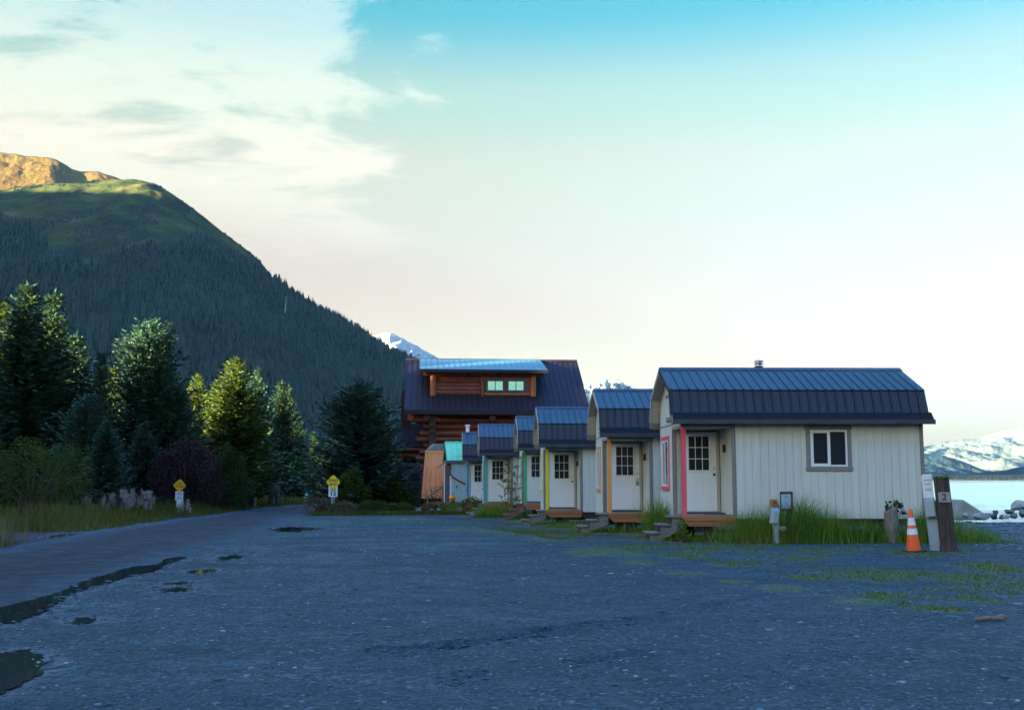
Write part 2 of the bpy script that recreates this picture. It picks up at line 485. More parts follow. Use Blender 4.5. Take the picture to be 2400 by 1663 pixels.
def build_ground():
    xs = graded(-3200, 420, -9.0, 12.0, 0.11, 1.07)
    ys = graded(-420, 2600, 6.0, 20.0, 0.10, 1.045)
    Xg, Yg = np.meshgrid(xs, ys)
    Z = gz(Xg, Yg)
    nearm = (Xg > -14) & (Xg < 30) & (Yg > 2) & (Yg < 60)
    dz = np.zeros_like(Z); dz[nearm] = ground_disp(Xg[nearm], Yg[nearm]); Z = Z + dz
    v = np.stack([Xg.ravel(), Yg.ravel(), Z.ravel()], 1)
    ny, nx = Xg.shape
    idx = np.arange(nx * ny).reshape(ny, nx)
    f = np.stack([idx[:-1, :-1].ravel(), idx[:-1, 1:].ravel(), idx[1:, 1:].ravel(), idx[1:, :-1].ravel()], 1)
    me = new_mesh('ground', v, f, True)
    x, y = v[:, 0], v[:, 1]
    # green: verge and forest floor;  moss: patches in the gravel;  silt: pale rims of the puddles
    green = sstep((road_l(y) - 0.2 + 0.7 * fbm(x * .5, y * .5, 3, 21) - x) / 1.2)
    # island and ground round the far spruce
    isl = sstep((x - road_r(y) - 0.4) / 1.0) * sstep((y - 51.5 - 0.28 * (x + 10)) / 1.5) * sstep((-2.8 - 0.05 * (y - 50) - x) / 2)
    green = np.maximum(green, isl)
    green = np.maximum(green, sstep((y - 66) / 3) * sstep((x - road_r(y) - .3) / 1.0))
    under = np.zeros_like(green)
    for (cx, cy_, yaw, zb) in CABINS:
        c, s = math.cos(R(yaw)), math.sin(R(yaw))
        u = (x - cx) * c + (y - cy_) * s; w = -(x - cx) * s + (y - cy_) * c
        dd = np.maximum(np.maximum(-0.9 - u, u - 7.0), np.maximum(-0.5 - w, w - 4.2))
        under = np.maximum(under, sstep((0.55 + 0.5 * fbm(x * 1.1, y * 1.1, 3, 4) - dd) / 0.6))
    n = fbm(x * 0.55, y * 1.1, 4, 31)
    patch = sstep((n - 0.02) / 0.25) * yard(x, y) * sstep((y - 11.5) / 5)
    far_m = 0.7 * sstep((y - 34) / 10) * sstep((x + 9 + .1 * y) / 6) * sstep((fbm(x * .4, y * .8, 3, 8) + .12) / .3)
    ms = np.zeros_like(green); mk = (x > -12) & (x < 16) & (y > 8) & (y < 50); ms[mk] = moss_field(x[mk], y[mk])
    moss = np.maximum(np.maximum(patch * .6, far_m * 0.7), np.maximum(under * 0.95, ms))
    silt = np.zeros_like(moss)
    m = (x > -14) & (x < 4) & (y > 2) & (y < 60)
    for poly in puddle_world:
        d = poly_dist(x[m], y[m], poly)
        silt[m] = np.maximum(silt[m], np.exp(-(np.maximum(d, 0) / 0.13) ** 2) * (0.35 + 0.65 * vnoise(x[m] * 3, y[m] * 3, 5)))
    packed = sstep(.5 + 1.1 * fbm(x * .16, y * .22, 4, 66) + .05 * (x - 1) - .02 * (y - 12))
    for nm, a in (('green', green), ('moss', moss), ('silt', silt), ('packed', packed)):
        at = me.attributes.new(nm, 'FLOAT', 'POINT'); at.data.foreach_set('value', a.astype(np.float32))
    return me

def gravel_mat(name, dark, light, scale, road=False):
    m = bpy.data.materials.new(name)
    N, L = nodes_of(m)
    b = N['Principled BSDF']; b.inputs['Specular IOR Level'].default_value = 0.18
    geo = N.new('ShaderNodeNewGeometry')
    def noise(s, det=5, ro=.6, st=(1, 1, 1)):
        mp = N.new('ShaderNodeMapping'); mp.inputs['Scale'].default_value = st; L.new(geo.outputs['Position'], mp.inputs[0])
        n = N.new('ShaderNodeTexNoise'); n.inputs['Scale'].default_value = s; n.inputs['Detail'].default_value = det; n.inputs['Roughness'].default_value = ro
        L.new(mp.outputs[0], n.inputs['Vector']); return n.outputs['Fac']
    def rng_(v, a, b_, c=0.0, d=1.0):
        r = N.new('ShaderNodeMapRange'); L.new(v, r.inputs[0])
        for i, q in enumerate((a, b_, c, d)): r.inputs[i + 1].default_value = q
        return r.outputs[0]
    def mixc(f, a, c):
        n = N.new('ShaderNodeMix'); n.data_type = 'RGBA'
        for i, v in ((0, f), (6, a), (7, c)):
            if isinstance(v, tuple): n.inputs[i].default_value = (*v, 1)
            elif isinstance(v, (int, float)): n.inputs[i].default_value = v
            else: L.new(v, n.inputs[i])
        return n.outputs[2]
    def mul(a, c):
        n = N.new('ShaderNodeMath'); n.operation = 'MULTIPLY'
        for i, v in enumerate((a, c)):
            if isinstance(v, (int, float)): n.inputs[i].default_value = v
            else: L.new(v, n.inputs[i])
        return n.outputs[0]
    def attr(nm):
        a = N.new('ShaderNodeAttribute'); a.attribute_name = nm; return a.outputs['Fac']
    vor = N.new('ShaderNodeTexVoronoi'); vor.inputs['Scale'].default_value = scale; vor.inputs['Randomness'].default_value = 1
    L.new(geo.outputs['Position'], vor.inputs['Vector'])
    vor2 = N.new('ShaderNodeTexVoronoi'); vor2.inputs['Scale'].default_value = scale * 0.33
    L.new(geo.outputs['Position'], vor2.inputs['Vector'])
    sepc = N.new('ShaderNodeSeparateColor'); L.new(vor.outputs['Color'], sepc.inputs[0])
    sepd = N.new('ShaderNodeSeparateColor'); L.new(vor2.outputs['Color'], sepd.inputs[0])
    big = rng_(noise(0.35, 5), 0.35, 0.65)
    track = rng_(noise(0.55, 5, .55, (1.9, 0.10, 1) if road else (0.45, 1.3, 1)), 0.42, 0.62)
    c = mixc(mul(sepc.outputs[0], 0.9), dark, light)
    c = mixc(mul(rng_(sepd.outputs[1], 0.55, 1.0), 0.7), c, tuple(1.45 * q for q in light))
    c = mixc(mul(rng_(sepc.outputs[2], 0.90, 0.97), 0.55), c, tuple(2.6 * q for q in light))
    c = mixc(mul(track, 0.5), c, dark)
    c = mixc(mul(big, 0.6), c, tuple(0.8 * q for q in dark))
    if not road:
        c = mixc(mul(attr('packed'), 0.62), c, mixc(mul(sepc.outputs[0], .9), (0.012, 0.026, 0.035), (0.046, 0.078, 0.098)))
        fine = noise(22, 4, .7)
        c = mixc(mul(attr('silt'), 0.75), c, (0.20, 0.20, 0.21))
        mossn = mul(attr('moss'), rng_(fine, 0.38, 0.60))
        c = mixc(mul(mossn, 0.85), c, mixc(rng_(noise(6), .4, .6), (0.085, 0.130, 0.012), (0.17, 0.21, 0.018)))
        c = mixc(attr('green'), c, mixc(rng_(noise(3), .4, .6), (0.018, 0.030, 0.008), (0.05, 0.055, 0.018)))
    if road:
        e_ = N.new('ShaderNodeMath'); e_.operation = 'ADD'; L.new(attr('edge'), e_.inputs[0]); L.new(rng_(noise(1.6, 7, .7), 0.3, 0.7, -0.45, 0.45), e_.inputs[1])
        gcol = mixc(mul(sepc.outputs[0], 0.9), (0.015, 0.034, 0.047), (0.048, 0.098, 0.125))
        c = mixc(rng_(e_.outputs[0], 0.25, 0.85), c, gcol)
    L.new(c, b.inputs['Base Color'])
    L.new(rng_(noise(2.0), .3, .7, 0.62, 0.9), b.inputs['Roughness'])
    h = N.new('ShaderNodeMath'); h.operation = 'MULTIPLY_ADD'
    L.new(vor.outputs['Distance'], h.inputs[0]); h.inputs[1].default_value = -1.0
    L.new(mul(noise(90, 4), 0.6), h.inputs[2])
    h2 = N.new('ShaderNodeMath'); h2.operation = 'MULTIPLY_ADD'
    L.new(vor2.outputs['Distance'], h2.inputs[0]); h2.inputs[1].default_value = -0.9; L.new(h.outputs[0], h2.inputs[2])
    bp = N.new('ShaderNodeBump'); bp.inputs['Strength'].default_value = 0.55 if road else 0.9; bp.inputs['Distance'].default_value = 0.012
    L.new(h2.outputs[0], bp.inputs['Height']); L.new(bp.outputs[0], b.inputs['Normal'])
    return m
m_gravel = gravel_mat('slate_gravel', (0.011, 0.027, 0.034), (0.074, 0.136, 0.150), 38)
m_road = gravel_mat('packed_road', (0.010, 0.018, 0.027), (0.024, 0.039, 0.054), 55, True)

gm = build_ground(); gm.materials.append(m_gravel)
tag(link('ground', gm), kind='structure')

def strip(name, left, right, y0, y1, m, lift, step=0.5, jit=0.3, seed=1, nx=40):
    ys = np.arange(y0, y1 + step, step)
    l = left(ys) + jit * fbm(ys * 0.35, ys * 0 + 3, 3, seed); r = right(ys) + jit * fbm(ys * 0.6, ys * 0 + 9, 4, seed + 5)
    t = np.linspace(0, 1, nx)
    Xs = l[:, None] + (r - l)[:, None] * t[None]; Ys = np.repeat(ys[:, None], nx, 1)
    Zs = gz(Xs, Ys) + lift + 0.02 * np.sin(np.pi * t)[None] - 0.045 * ((t == 0) | (t == 1))[None]
    v = np.stack([Xs.ravel(), Ys.ravel(), Zs.ravel()], 1)
    idx = np.arange(v.shape[0]).reshape(len(ys), nx)
    f = np.stack([idx[:-1, :-1].ravel(), idx[:-1, 1:].ravel(), idx[1:, 1:].ravel(), idx[1:, :-1].ravel()], 1)
    me = new_mesh(name, v, f, True); me.materials.append(m)
    at = me.attributes.new('edge', 'FLOAT', 'POINT'); wd = (r - l)[:, None]
    ed = np.clip(1 - np.minimum(t[None], 1 - t[None]) * wd / 1.6, 0, 1)
    at.data.foreach_set('value', ed.ravel().astype(np.float32))
    return tag(link(name, me), kind='structure')
strip('road', road_l, road_r, -40, 150, m_road, 0.012)
# short lane that leaves the road on its far side
def lane():
    pts = []
    v, f = [], []
    n = 20
    for i in range(n + 1):
        t = i / n
        y0 = 25.5 + 0.2 * t; y1 = 30.5 + 1.0 * t
        x = -11.2 - 0.06 * (y0 - 23) - 15 * t
        for y in (y0 - .3 * math.sin(7 * t), y1 + .3 * math.sin(5 * t)):
            v.append((x, y, g(x, y) + 0.012))
    for i in range(n): f.append((2 * i, 2 * i + 1, 2 * i + 3, 2 * i + 2))
    me = new_mesh('lane', v, f); me.materials.append(m_road)
    tag(link('lane', me), kind='structure')
lane()

m_puddle = bpy.data.materials.new('puddle_water')
N, L = nodes_of(m_puddle); b = N['Principled BSDF']
b.inputs['Base Color'].default_value = (0.040, 0.046, 0.036, 1); b.inputs['Roughness'].default_value = 0.03; b.inputs['IOR'].default_value = 1.33
nz = N.new('ShaderNodeTexNoise'); nz.inputs['Scale'].default_value = 6; bp = N.new('ShaderNodeBump'); bp.inputs['Strength'].default_value = 0.03; bp.inputs['Distance'].default_value = 0.01
L.new(nz.outputs['Fac'], bp.inputs['Height']); L.new(bp.outputs[0], b.inputs['Normal'])
for (lab, _), poly in zip(PUDDLES, puddle_world):
    # refine the outline so that it wanders
    pts = []
    n = len(poly)
    for i in range(n):
        p, q = poly[i], poly[(i + 1) % n]
        k = max(1, int((q - p).length / 0.05))
        for j in range(k):
            w = p.lerp(q, j / k)
            a = 0.06 if len(poly) > 9 else 0.035
            w = w + Vector((float(fbm(w.x * 5, w.y * 5, 5, 41, .7)), float(fbm(w.x * 5, w.y * 5, 5, 51, .7)), 0)) * a * 2
            pts.append(w)
    cz = sum(p.z for p in poly) / n
    zl = max(p.z for p in poly) + 0.006
    me = new_mesh('puddle', [(p.x, p.y, (p.z + 0.004) if len(poly) > 20 or True else zl) for p in pts], [tuple(range(len(pts)))])
    me.materials.append(m_puddle)
    o = link('puddle', me); o.location.z = 0.014 if lab.startswith(('long', 'roadside', 'wide')) else -0.012
    tag(o, lab, kind='structure')

# the bay
m_bay = bpy.data.materials.new('bay_water')
N, L = nodes_of(m_bay); b = N['Principled BSDF']
b.inputs['Base Color'].default_value = (0.10, 0.30, 0.34, 1); b.inputs['Roughness'].default_value = 0.16; b.inputs['IOR'].default_value = 1.33
geo = N.new('ShaderNodeNewGeometry'); mp = N.new('ShaderNodeMapping'); mp.inputs['Scale'].default_value = (0.55, 1.0, 1); L.new(geo.outputs['Position'], mp.inputs[0])
nz = N.new('ShaderNodeTexNoise'); nz.inputs['Scale'].default_value = 0.55; nz.inputs['Detail'].default_value = 6; nz.inputs['Roughness'].default_value = 0.55; L.new(mp.outputs[0], nz.inputs['Vector'])
bp = N.new('ShaderNodeBump'); bp.inputs['Strength'].default_value = 0.9; bp.inputs['Distance'].default_value = 0.9
L.new(nz.outputs['Fac'], bp.inputs['Height']); L.new(bp.outputs[0], b.inputs['Normal'])
WATER_Z = -2.2
me = new_mesh('bay', [(5, 24, WATER_Z), (13000, 24, WATER_Z), (13000, 21000, WATER_Z), (5, 21000, WATER_Z)], [(0, 1, 2, 3)]); me.materials.append(m_bay)
tag(link('bay', me), kind='structure')

# ------------------------------------------------------------------ mountains
def project(x, y, z):
    s, c = math.sin(PITCH), math.cos(PITCH)
    dz = z - EYE
    fw = y * c + dz * s; up = dz * c - y * s
    return 1200 + 2500 * x / fw, 831.5 - 2500 * up / fw

def range_grid(prof, yr, yf, ncol, nrow, amp, seed, base=0.0, nback=14, backdrop=0.55, shape=1.0, fine=0.0, gully=0.0, gw=260.0, ks=1.0, smooth=40):
    px = np.linspace(prof[0][0], prof[-1][0], ncol)
    py = np.interp(px, [p[0] for p in prof], [p[1] for p in prof])
    yrv = np.interp(px, *zip(*yr)) if isinstance(yr, list) else np.full(ncol, float(yr))
    yfv = np.interp(px, *zip(*yf)) if isinstance(yf, list) else np.full(ncol, float(yf))
    s, c = math.sin(PITCH), math.cos(PITCH)
    bb = (831.5 - py) / 2500; k = yrv / (c - s * bb)
    zr = EYE + (s + c * bb) * k; xr = (px - 1200) / 2500 * k
    a = xr / yrv
    t = np.linspace(0, 1, nrow)
    Yv = yfv[None] + (yrv - yfv)[None] * t[:, None]
    Xv = a[None] * Yv
    sh = t ** shape
    kw = max(3, ncol // smooth) | 1
    ker = np.hanning(kw + 2)[1:-1]; ker /= ker.sum()
    zs = np.convolve(np.pad(zr, kw // 2, mode='edge'), ker, mode='valid')
    mixr = (t ** 4)[:, None]
    Zv = base + ((zs[None] * (1 - mixr) + zr[None] * mixr) - base) * sh[:, None]
    w = (np.sin(np.pi * np.clip(t, 0, 1)) ** 0.7)[:, None]
    sc = 1.0 / (420.0 * ks)
    nz_ = fbm(Xv * sc, Yv * sc, 6, seed)
    Zv = Zv + amp * w * nz_
    if gully:
        ph = fbm(Xv / (gw * ks) + 0.4 * nz_, Yv / (gw * ks * 5), 5, seed + 3)
        Zv = Zv - gully * w * np.abs(ph)
    Zv = Zv + fine * fbm(Xv / (38.0 * ks), Yv / (38.0 * ks), 5, seed + 9, .6) * np.minimum(1, 3 * w + .35)
    Zv[0] = base - 6
    bk = np.linspace(0, 1, nback + 1)[1:]
    Yb = yrv[None] + (yrv * 0.35)[None] * bk[:, None]; Xb = a[None] * Yb
    Zb = zr[None] - backdrop * (Yb - yrv[None]) + fine * fbm(Xb / (38.0 * ks), Yb / (38.0 * ks), 5, seed + 9, .6) * 0.6
    Zb = np.maximum(Zb, base - 6)
    return np.vstack([Xv, Xb]), np.vstack([Yv, Yb]), np.vstack([Zv, Zb])
def grid_mesh(name, Xv, Yv, Zv):
    v = np.stack([Xv.ravel(), Yv.ravel(), Zv.ravel()], 1)
    nr, nc = Xv.shape
    idx = np.arange(nr * nc).reshape(nr, nc)
    f = np.stack([idx[:-1, :-1].ravel(), idx[:-1, 1:].ravel(), idx[1:, 1:].ravel(), idx[1:, :-1].ravel()], 1)
    return new_mesh(name, v, f, True)

def slope_mat(name, cols, scale, rough=0.9, snow=None, bump=None, snowcol=(0.82, 0.85, 0.88)):
    """mountain side: drifts of turf, brown grass and rock; snow lies on the flatter ground"""
    m = bpy.data.materials.new(name)
    N, L = nodes_of(m); b = N['Principled BSDF']; b.inputs['Roughness'].default_value = rough; b.inputs['Specular IOR Level'].default_value = 0.1
    geo = N.new('ShaderNodeNewGeometry')
    n = N.new('ShaderNodeTexNoise'); n.inputs['Scale'].default_value = scale; n.inputs['Detail'].default_value = 9; n.inputs['Roughness'].default_value = 0.65
    L.new(geo.outputs['Position'], n.inputs['Vector'])
    r = N.new('ShaderNodeValToRGB'); L.new(n.outputs['Fac'], r.inputs[0])
    cr = r.color_ramp; k = len(cols)
    cr.elements[0].position = 0.32; cr.elements[0].color = (*cols[0], 1); cr.elements[1].position = 0.68; cr.elements[1].color = (*cols[-1], 1)
    for i in range(1, k - 1):
        e = cr.elements.new(0.32 + 0.36 * i / (k - 1)); e.color = (*cols[i], 1)
    out = r.outputs[0]
    if snow:
        lo, hi, rock = snow
        sp = N.new('ShaderNodeSeparateXYZ'); L.new(geo.outputs['Position'], sp.inputs[0])
        h = N.new('ShaderNodeMapRange'); L.new(sp.outputs[2], h.inputs[0]); h.inputs[1].default_value = lo; h.inputs[2].default_value = hi
        n2 = N.new('ShaderNodeTexNoise'); n2.inputs['Scale'].default_value = scale * 2.2; n2.inputs['Detail'].default_value = 8; n2.inputs['Roughness'].default_value = .6
        mp = N.new('ShaderNodeMapping'); mp.inputs['Scale'].default_value = (1.6, 0.7, 0.5); L.new(geo.outputs['Position'], mp.inputs[0]); L.new(mp.outputs[0], n2.inputs['Vector'])
        ad = N.new('ShaderNodeMath'); ad.operation = 'ADD'; L.new(h.outputs[0], ad.inputs[0]); L.new(n2.outputs['Fac'], ad.inputs[1])
        th = N.new('ShaderNodeMapRange'); L.new(ad.outputs[0], th.inputs[0]); th.inputs[1].default_value = rock; th.inputs[2].default_value = rock + 0.10
        mx = N.new('ShaderNodeMix'); mx.data_type = 'RGBA'; L.new(th.outputs[0], mx.inputs[0]); L.new(out, mx.inputs[6]); mx.inputs[7].default_value = (*snowcol, 1)
        out = mx.outputs[2]
    L.new(out, b.inputs['Base Color'])
    if bump:
        n3 = N.new('ShaderNodeTexNoise'); n3.inputs['Scale'].default_value = bump[0]; n3.inputs['Detail'].default_value = 8; n3.inputs['Roughness'].default_value = .65; L.new(geo.outputs['Position'], n3.inputs['Vector'])
        bp = N.new('ShaderNodeBump'); bp.inputs['Strength'].default_value = 1.0; bp.inputs['Distance'].default_value = bump[1]; L.new(n3.outputs['Fac'], bp.inputs['Height']); L.new(bp.outputs[0], b.inputs['Normal'])
    return m

# the big shoulder to the left, in the shade
PROF_A = [(-1500,620),(-700,560),(-300,480),(-100,452),(0,447),(60,437),(120,431),(180,428),(230,426),(285,421),(320,422),(352,428),(380,440),(410,458),(450,487),(490,518),(530,550),(575,582),(610,612),(640,650),(680,692),(720,720),(760,746),(800,767),(840,793),(880,823),(920,848),(960,868),(1010,900),(1080,940),(1160,1010),(1240,1075),(1300,1118)]
YR_A = [(-1500,2600),(0,2650),(300,2600),(640,2350),(950,2000),(1300,1500)]
YF_A = [(-1500,900),(0,800),(640,760),(1300,900)]
GA = range_grid(PROF_A, YR_A, YF_A, 420, 150, 70, 11, gully=55, fine=9, shape=1.06)
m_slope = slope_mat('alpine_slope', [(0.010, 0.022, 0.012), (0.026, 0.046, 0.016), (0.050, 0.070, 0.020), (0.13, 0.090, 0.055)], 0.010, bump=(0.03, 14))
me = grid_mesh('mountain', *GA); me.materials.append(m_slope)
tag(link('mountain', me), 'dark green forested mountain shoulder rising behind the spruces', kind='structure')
# sunlit ridge behind it
PROF_B = [(-900,240),(-500,300),(-200,330),(-60,352),(0,356),(45,363),(62,367),(82,367),(118,370),(136,376),(152,385),(168,395),(190,402),(212,401),(230,402),(250,409),(285,420),(330,440),(420,500),(520,580),(620,680)]
GB = range_grid(PROF_B, 3350, 1900, 520, 120, 30, 23, gully=22, fine=8, base=150, gw=160.0, smooth=22)
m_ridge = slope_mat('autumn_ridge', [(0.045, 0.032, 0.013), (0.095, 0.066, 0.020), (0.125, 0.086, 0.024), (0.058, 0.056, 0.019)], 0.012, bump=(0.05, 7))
me = grid_mesh('mountain_ridge', *GB); me.materials.append(m_ridge)
tag(link('mountain_ridge', me), 'sunlit golden ridge above the dark mountain shoulder', kind='structure')
# unseen massif added further left, placed and sized to shade the shoulder
def massif():
    xs = np.linspace(-5200, -1750, 70); ys = np.linspace(-1500, 3300, 100)
    Xm, Ym = np.meshgrid(xs, ys)
    hx = np.exp(-((Xm + 2950 - 0.18 * (Ym - 1800)) / 620) ** 2)
    hy = sstep((Ym + 1450) / 450) * sstep((3300 - Ym) / 500)
    Z = 955 * hx * hy * (1 + 0.06 * fbm(Xm / 300, Ym / 300, 4, 3)) - 8
    me = grid_mesh('unseen_massif', Xm, Ym, Z); me.materials.append(m_slope)
    tag(link('unseen_massif', me), kind='structure')
massif()
# snow peaks beyond
m_snow = slope_mat('shade_toned_snow_peak', [(0.008, 0.024, 0.038), (0.013, 0.035, 0.052), (0.03, 0.055, 0.07)], 0.0030, snow=(380, 1250, 1.16), bump=(0.008, 60), snowcol=(0.34, 0.37, 0.39))  # blue rock tones stand in for the shaded parts of the snow
m_snow2 = slope_mat('hazed_snowy_range', [(0.050, 0.078, 0.088), (0.060, 0.090, 0.10), (0.07, 0.10, 0.11)], 0.0018, snow=(100, 1000, 0.88), snowcol=(0.105, 0.140, 0.152), bump=(0.005, 14))  # rock and snow tones drawn close together to stand for haze
def peak(name, label, prof, yr, yf, amp, seed, m, **k):
    G_ = range_grid(prof, yr, yf, 300, 90, amp, seed, **k)
    me = grid_mesh(name, *G_); me.materials.append(m)
    tag(link(name, me), label, kind='structure')
peak('mountain_snow_slope', 'snow-dusted blue slope behind the forested shoulder',
     [(700,830),(780,800),(850,790),(880,783),(900,780),(915,779),(924,783),(940,792),(960,802),(985,815),(1000,822),(1015,830),(1030,840),(1080,880),(1160,950)], 9500, 6500, 180, 31, m_snow, gully=420, fine=46, ks=1.6)
peak('mountain_snow_peak', 'jagged snowy peak between the log house and the cabins',
     [(1180,1010),(1260,960),(1330,920),(1368,906),(1384,900),(1392,901),(1402,895),(1408,896),(1414,889),(1420,888),(1427,892),(1434,890),(1444,889),(1456,892),(1466,900),(1480,908),(1492,914),(1520,935),(1600,985),(1720,1050)], 12000, 8000, 220, 37, m_snow, gully=620, fine=66, ks=1.4)
peak('mountain_range_far', 'pale snowy mountains across the bay',
     [(1900,1090),(2050,1066),(2130,1052),(2180,1044),(2215,1034),(2250,1029),(2290,1028),(2320,1018),(2350,1008),(2385,1001),(2440,990),(2560,975),(2650,985)], 15000, 11000, 160, 43, m_snow2, gully=220, fine=32, ks=1.3)
m_hill = slope_mat('hazed_wooded_hill', [(0.010, 0.030, 0.044), (0.014, 0.038, 0.052), (0.035, 0.055, 0.06)], 0.003)  # blue of the distant haze put into the slope colours
peak('mountain_wooded_hill', 'blue wooded hill low across the bay',
     [(1850,1058),(2000,1050),(2100,1056),(2170,1062),(2200,1066),(2230,1073),(2260,1082),(2285,1093),(2305,1100),(2340,1108),(2400,1114),(2520,1118)], 9500, 6800, 70, 47, m_hill, gully=100, fine=20, base=-2, ks=1.4)
peak('hill_far_shore', 'low forested slope on the far shore',
     [(2230,1116),(2280,1110),(2320,1104),(2360,1100),(2400,1092),(2460,1080),(2600,1050)], 4400, 3300, 12, 53, m_hill, gully=12, fine=8, base=-2)
m_shore = slope_mat('far_shore_land', [(0.35, 0.27, 0.16), (0.48, 0.36, 0.22), (0.25, 0.21, 0.13)], 0.03)
peak('shore_far', 'sunlit low far shore of the bay',
     [(1700,1119),(2100,1117),(2180,1115.5),(2230,1116),(2300,1115),(2400,1113),(2600,1112)], 2950, 2420, 1.5, 59, m_shore, fine=3, base=WATER_Z + .2)

# ------------------------------------------------------------------ forest on the mountain (one mass)
def conifer_mass(name, pts, hts, m, seed, tiers=3, sides=5, fat=0.17):
    rg = np.random.default_rng(seed)
    n = len(pts)
    V, F = [], []
    off = 0
    rot = rg.uniform(0, 6.28, n)
    per = tiers * (sides + 1)
    allv = np.zeros((n, per, 3)); tri = []
    c = 0
    for t in range(tiers):
        z0 = 0.06 + 0.80 * t / tiers; z1 = min(1.0, z0 + 0.80 / tiers + 0.22 - 0.04 * t)
        r = fat * (1 - z0) * 1.05 + 0.01
        for k in range(sides):
            ang = rot + 2 * math.pi * (k + 0.5 * t) / sides
            rr = r * rg.uniform(0.65, 1.25, n)
            allv[:, c + k, 0] = np.cos(ang) * rr; allv[:, c + k, 1] = np.sin(ang) * rr
            allv[:, c + k, 2] = z0 + rg.uniform(-0.04, 0.02, n)
        allv[:, c + sides, 2] = z1 if t < tiers - 1 else 1.0
        for k in range(sides): tri.append((c + k, c + (k + 1) % sides, c + sides))
        c += sides + 1
    allv *= hts[:, None, None]
    allv += pts[:, None, :]
    tri = np.array(tri)
    faces = (tri[None] + (np.arange(n) * per)[:, None, None]).reshape(-1, 3)
    me = new_mesh(name, allv.reshape(-1, 3), faces); me.materials.append(m)
    return me
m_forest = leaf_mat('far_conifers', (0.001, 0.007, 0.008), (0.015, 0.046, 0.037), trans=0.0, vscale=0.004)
def forest():
    Xv, Yv, Zv = (q[:150] for q in GA)
    rg = np.random.default_rng(3)
    n = 80000
    nr, nc = Xv.shape
    c0 = int(nc * (1300 / 2800)); 
    ci = rg.uniform(nc * 0.46, nc - 2, n); ri = rg.uniform(0, nr - 1.01, n)
    i0, j0 = ri.astype(int), ci.astype(int); fr, fc = ri - i0, ci - j0
    def lerp(A):
        return (A[i0, j0] * (1 - fr) + A[i0 + 1, j0] * fr) * (1 - fc) + (A[i0, j0 + 1] * (1 - fr) + A[i0 + 1, j0 + 1] * fr) * fc
    x, y, z = lerp(Xv), lerp(Yv), lerp(Zv)
    keep = rg.uniform(0, 1, n) < (y / 2650) * 0.75
    px, py = project(x, y, z)
    line = np.interp(px, [-200, 0, 60, 110, 160, 200, 250, 300, 340, 400, 430, 470, 500, 560, 620, 660, 720], [540, 520, 540, 575, 600, 640, 610, 590, 585, 580, 562, 556, 570, 610, 655, 690, 700])
    line = np.where(px > 640, 0, line)
    edge = py - line + 34 * fbm(x / 90, y / 90, 4, 7)
    keep &= (edge > 0) & (rg.uniform(0, 1, n) < 0.25 + edge / 60)
    # a few shrubs and stragglers on the open slope
    x, y, z = x[keep], y[keep], z[keep]
    h = rg.uniform(17, 36, len(x)) * np.clip((1.15 - z / 1400), 0.4, 1.1)
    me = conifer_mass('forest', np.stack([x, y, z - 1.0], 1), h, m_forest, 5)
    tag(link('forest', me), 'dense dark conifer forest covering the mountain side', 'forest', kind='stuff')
    # low brush on the open shoulder
    ci = rg.uniform(nc * 0.46, nc * 0.8, 26000); ri = rg.uniform(nr * .5, nr - 1.01, 26000)
    i0, j0 = ri.astype(int), ci.astype(int); fr, fc = ri - i0, ci - j0
    x, y, z = lerp(Xv), lerp(Yv), lerp(Zv)
    k = fbm(x / 70, y / 70, 4, 12) > 0.10
    x, y, z = x[k], y[k], z[k]
    me = conifer_mass('brush', np.stack([x, y, z - .5], 1), rg.uniform(1.5, 7, len(x)), m_forest, 6, tiers=2, fat=0.5)
    tag(link('brush', me), 'low dark brush scattered over the open mountain shoulder', 'brush', kind='stuff')
forest()
# trees along the far shore
def shore_trees():
    rg = np.random.default_rng(9)
    n = 2600
    px = rg.uniform(1900, 2460, n); y = rg.uniform(2480, 2950, n)
    x = (px - 1200) / 2500 * y * 1.005
    z = np.full(n, WATER_Z) + (y - 2420) / 530 * 5
    m = leaf_mat('far_shore_trees', (0.10, 0.085, 0.045), (0.34, 0.25, 0.13), trans=0, vscale=0.02)
    me = conifer_mass('treeline', np.stack([x, y, z], 1), rg.uniform(5, 13, n), m, 10, tiers=2, fat=0.3)
    tag(link('treeline', me), 'pale sunlit trees along the far shore', 'trees', kind='stuff')
shore_trees()
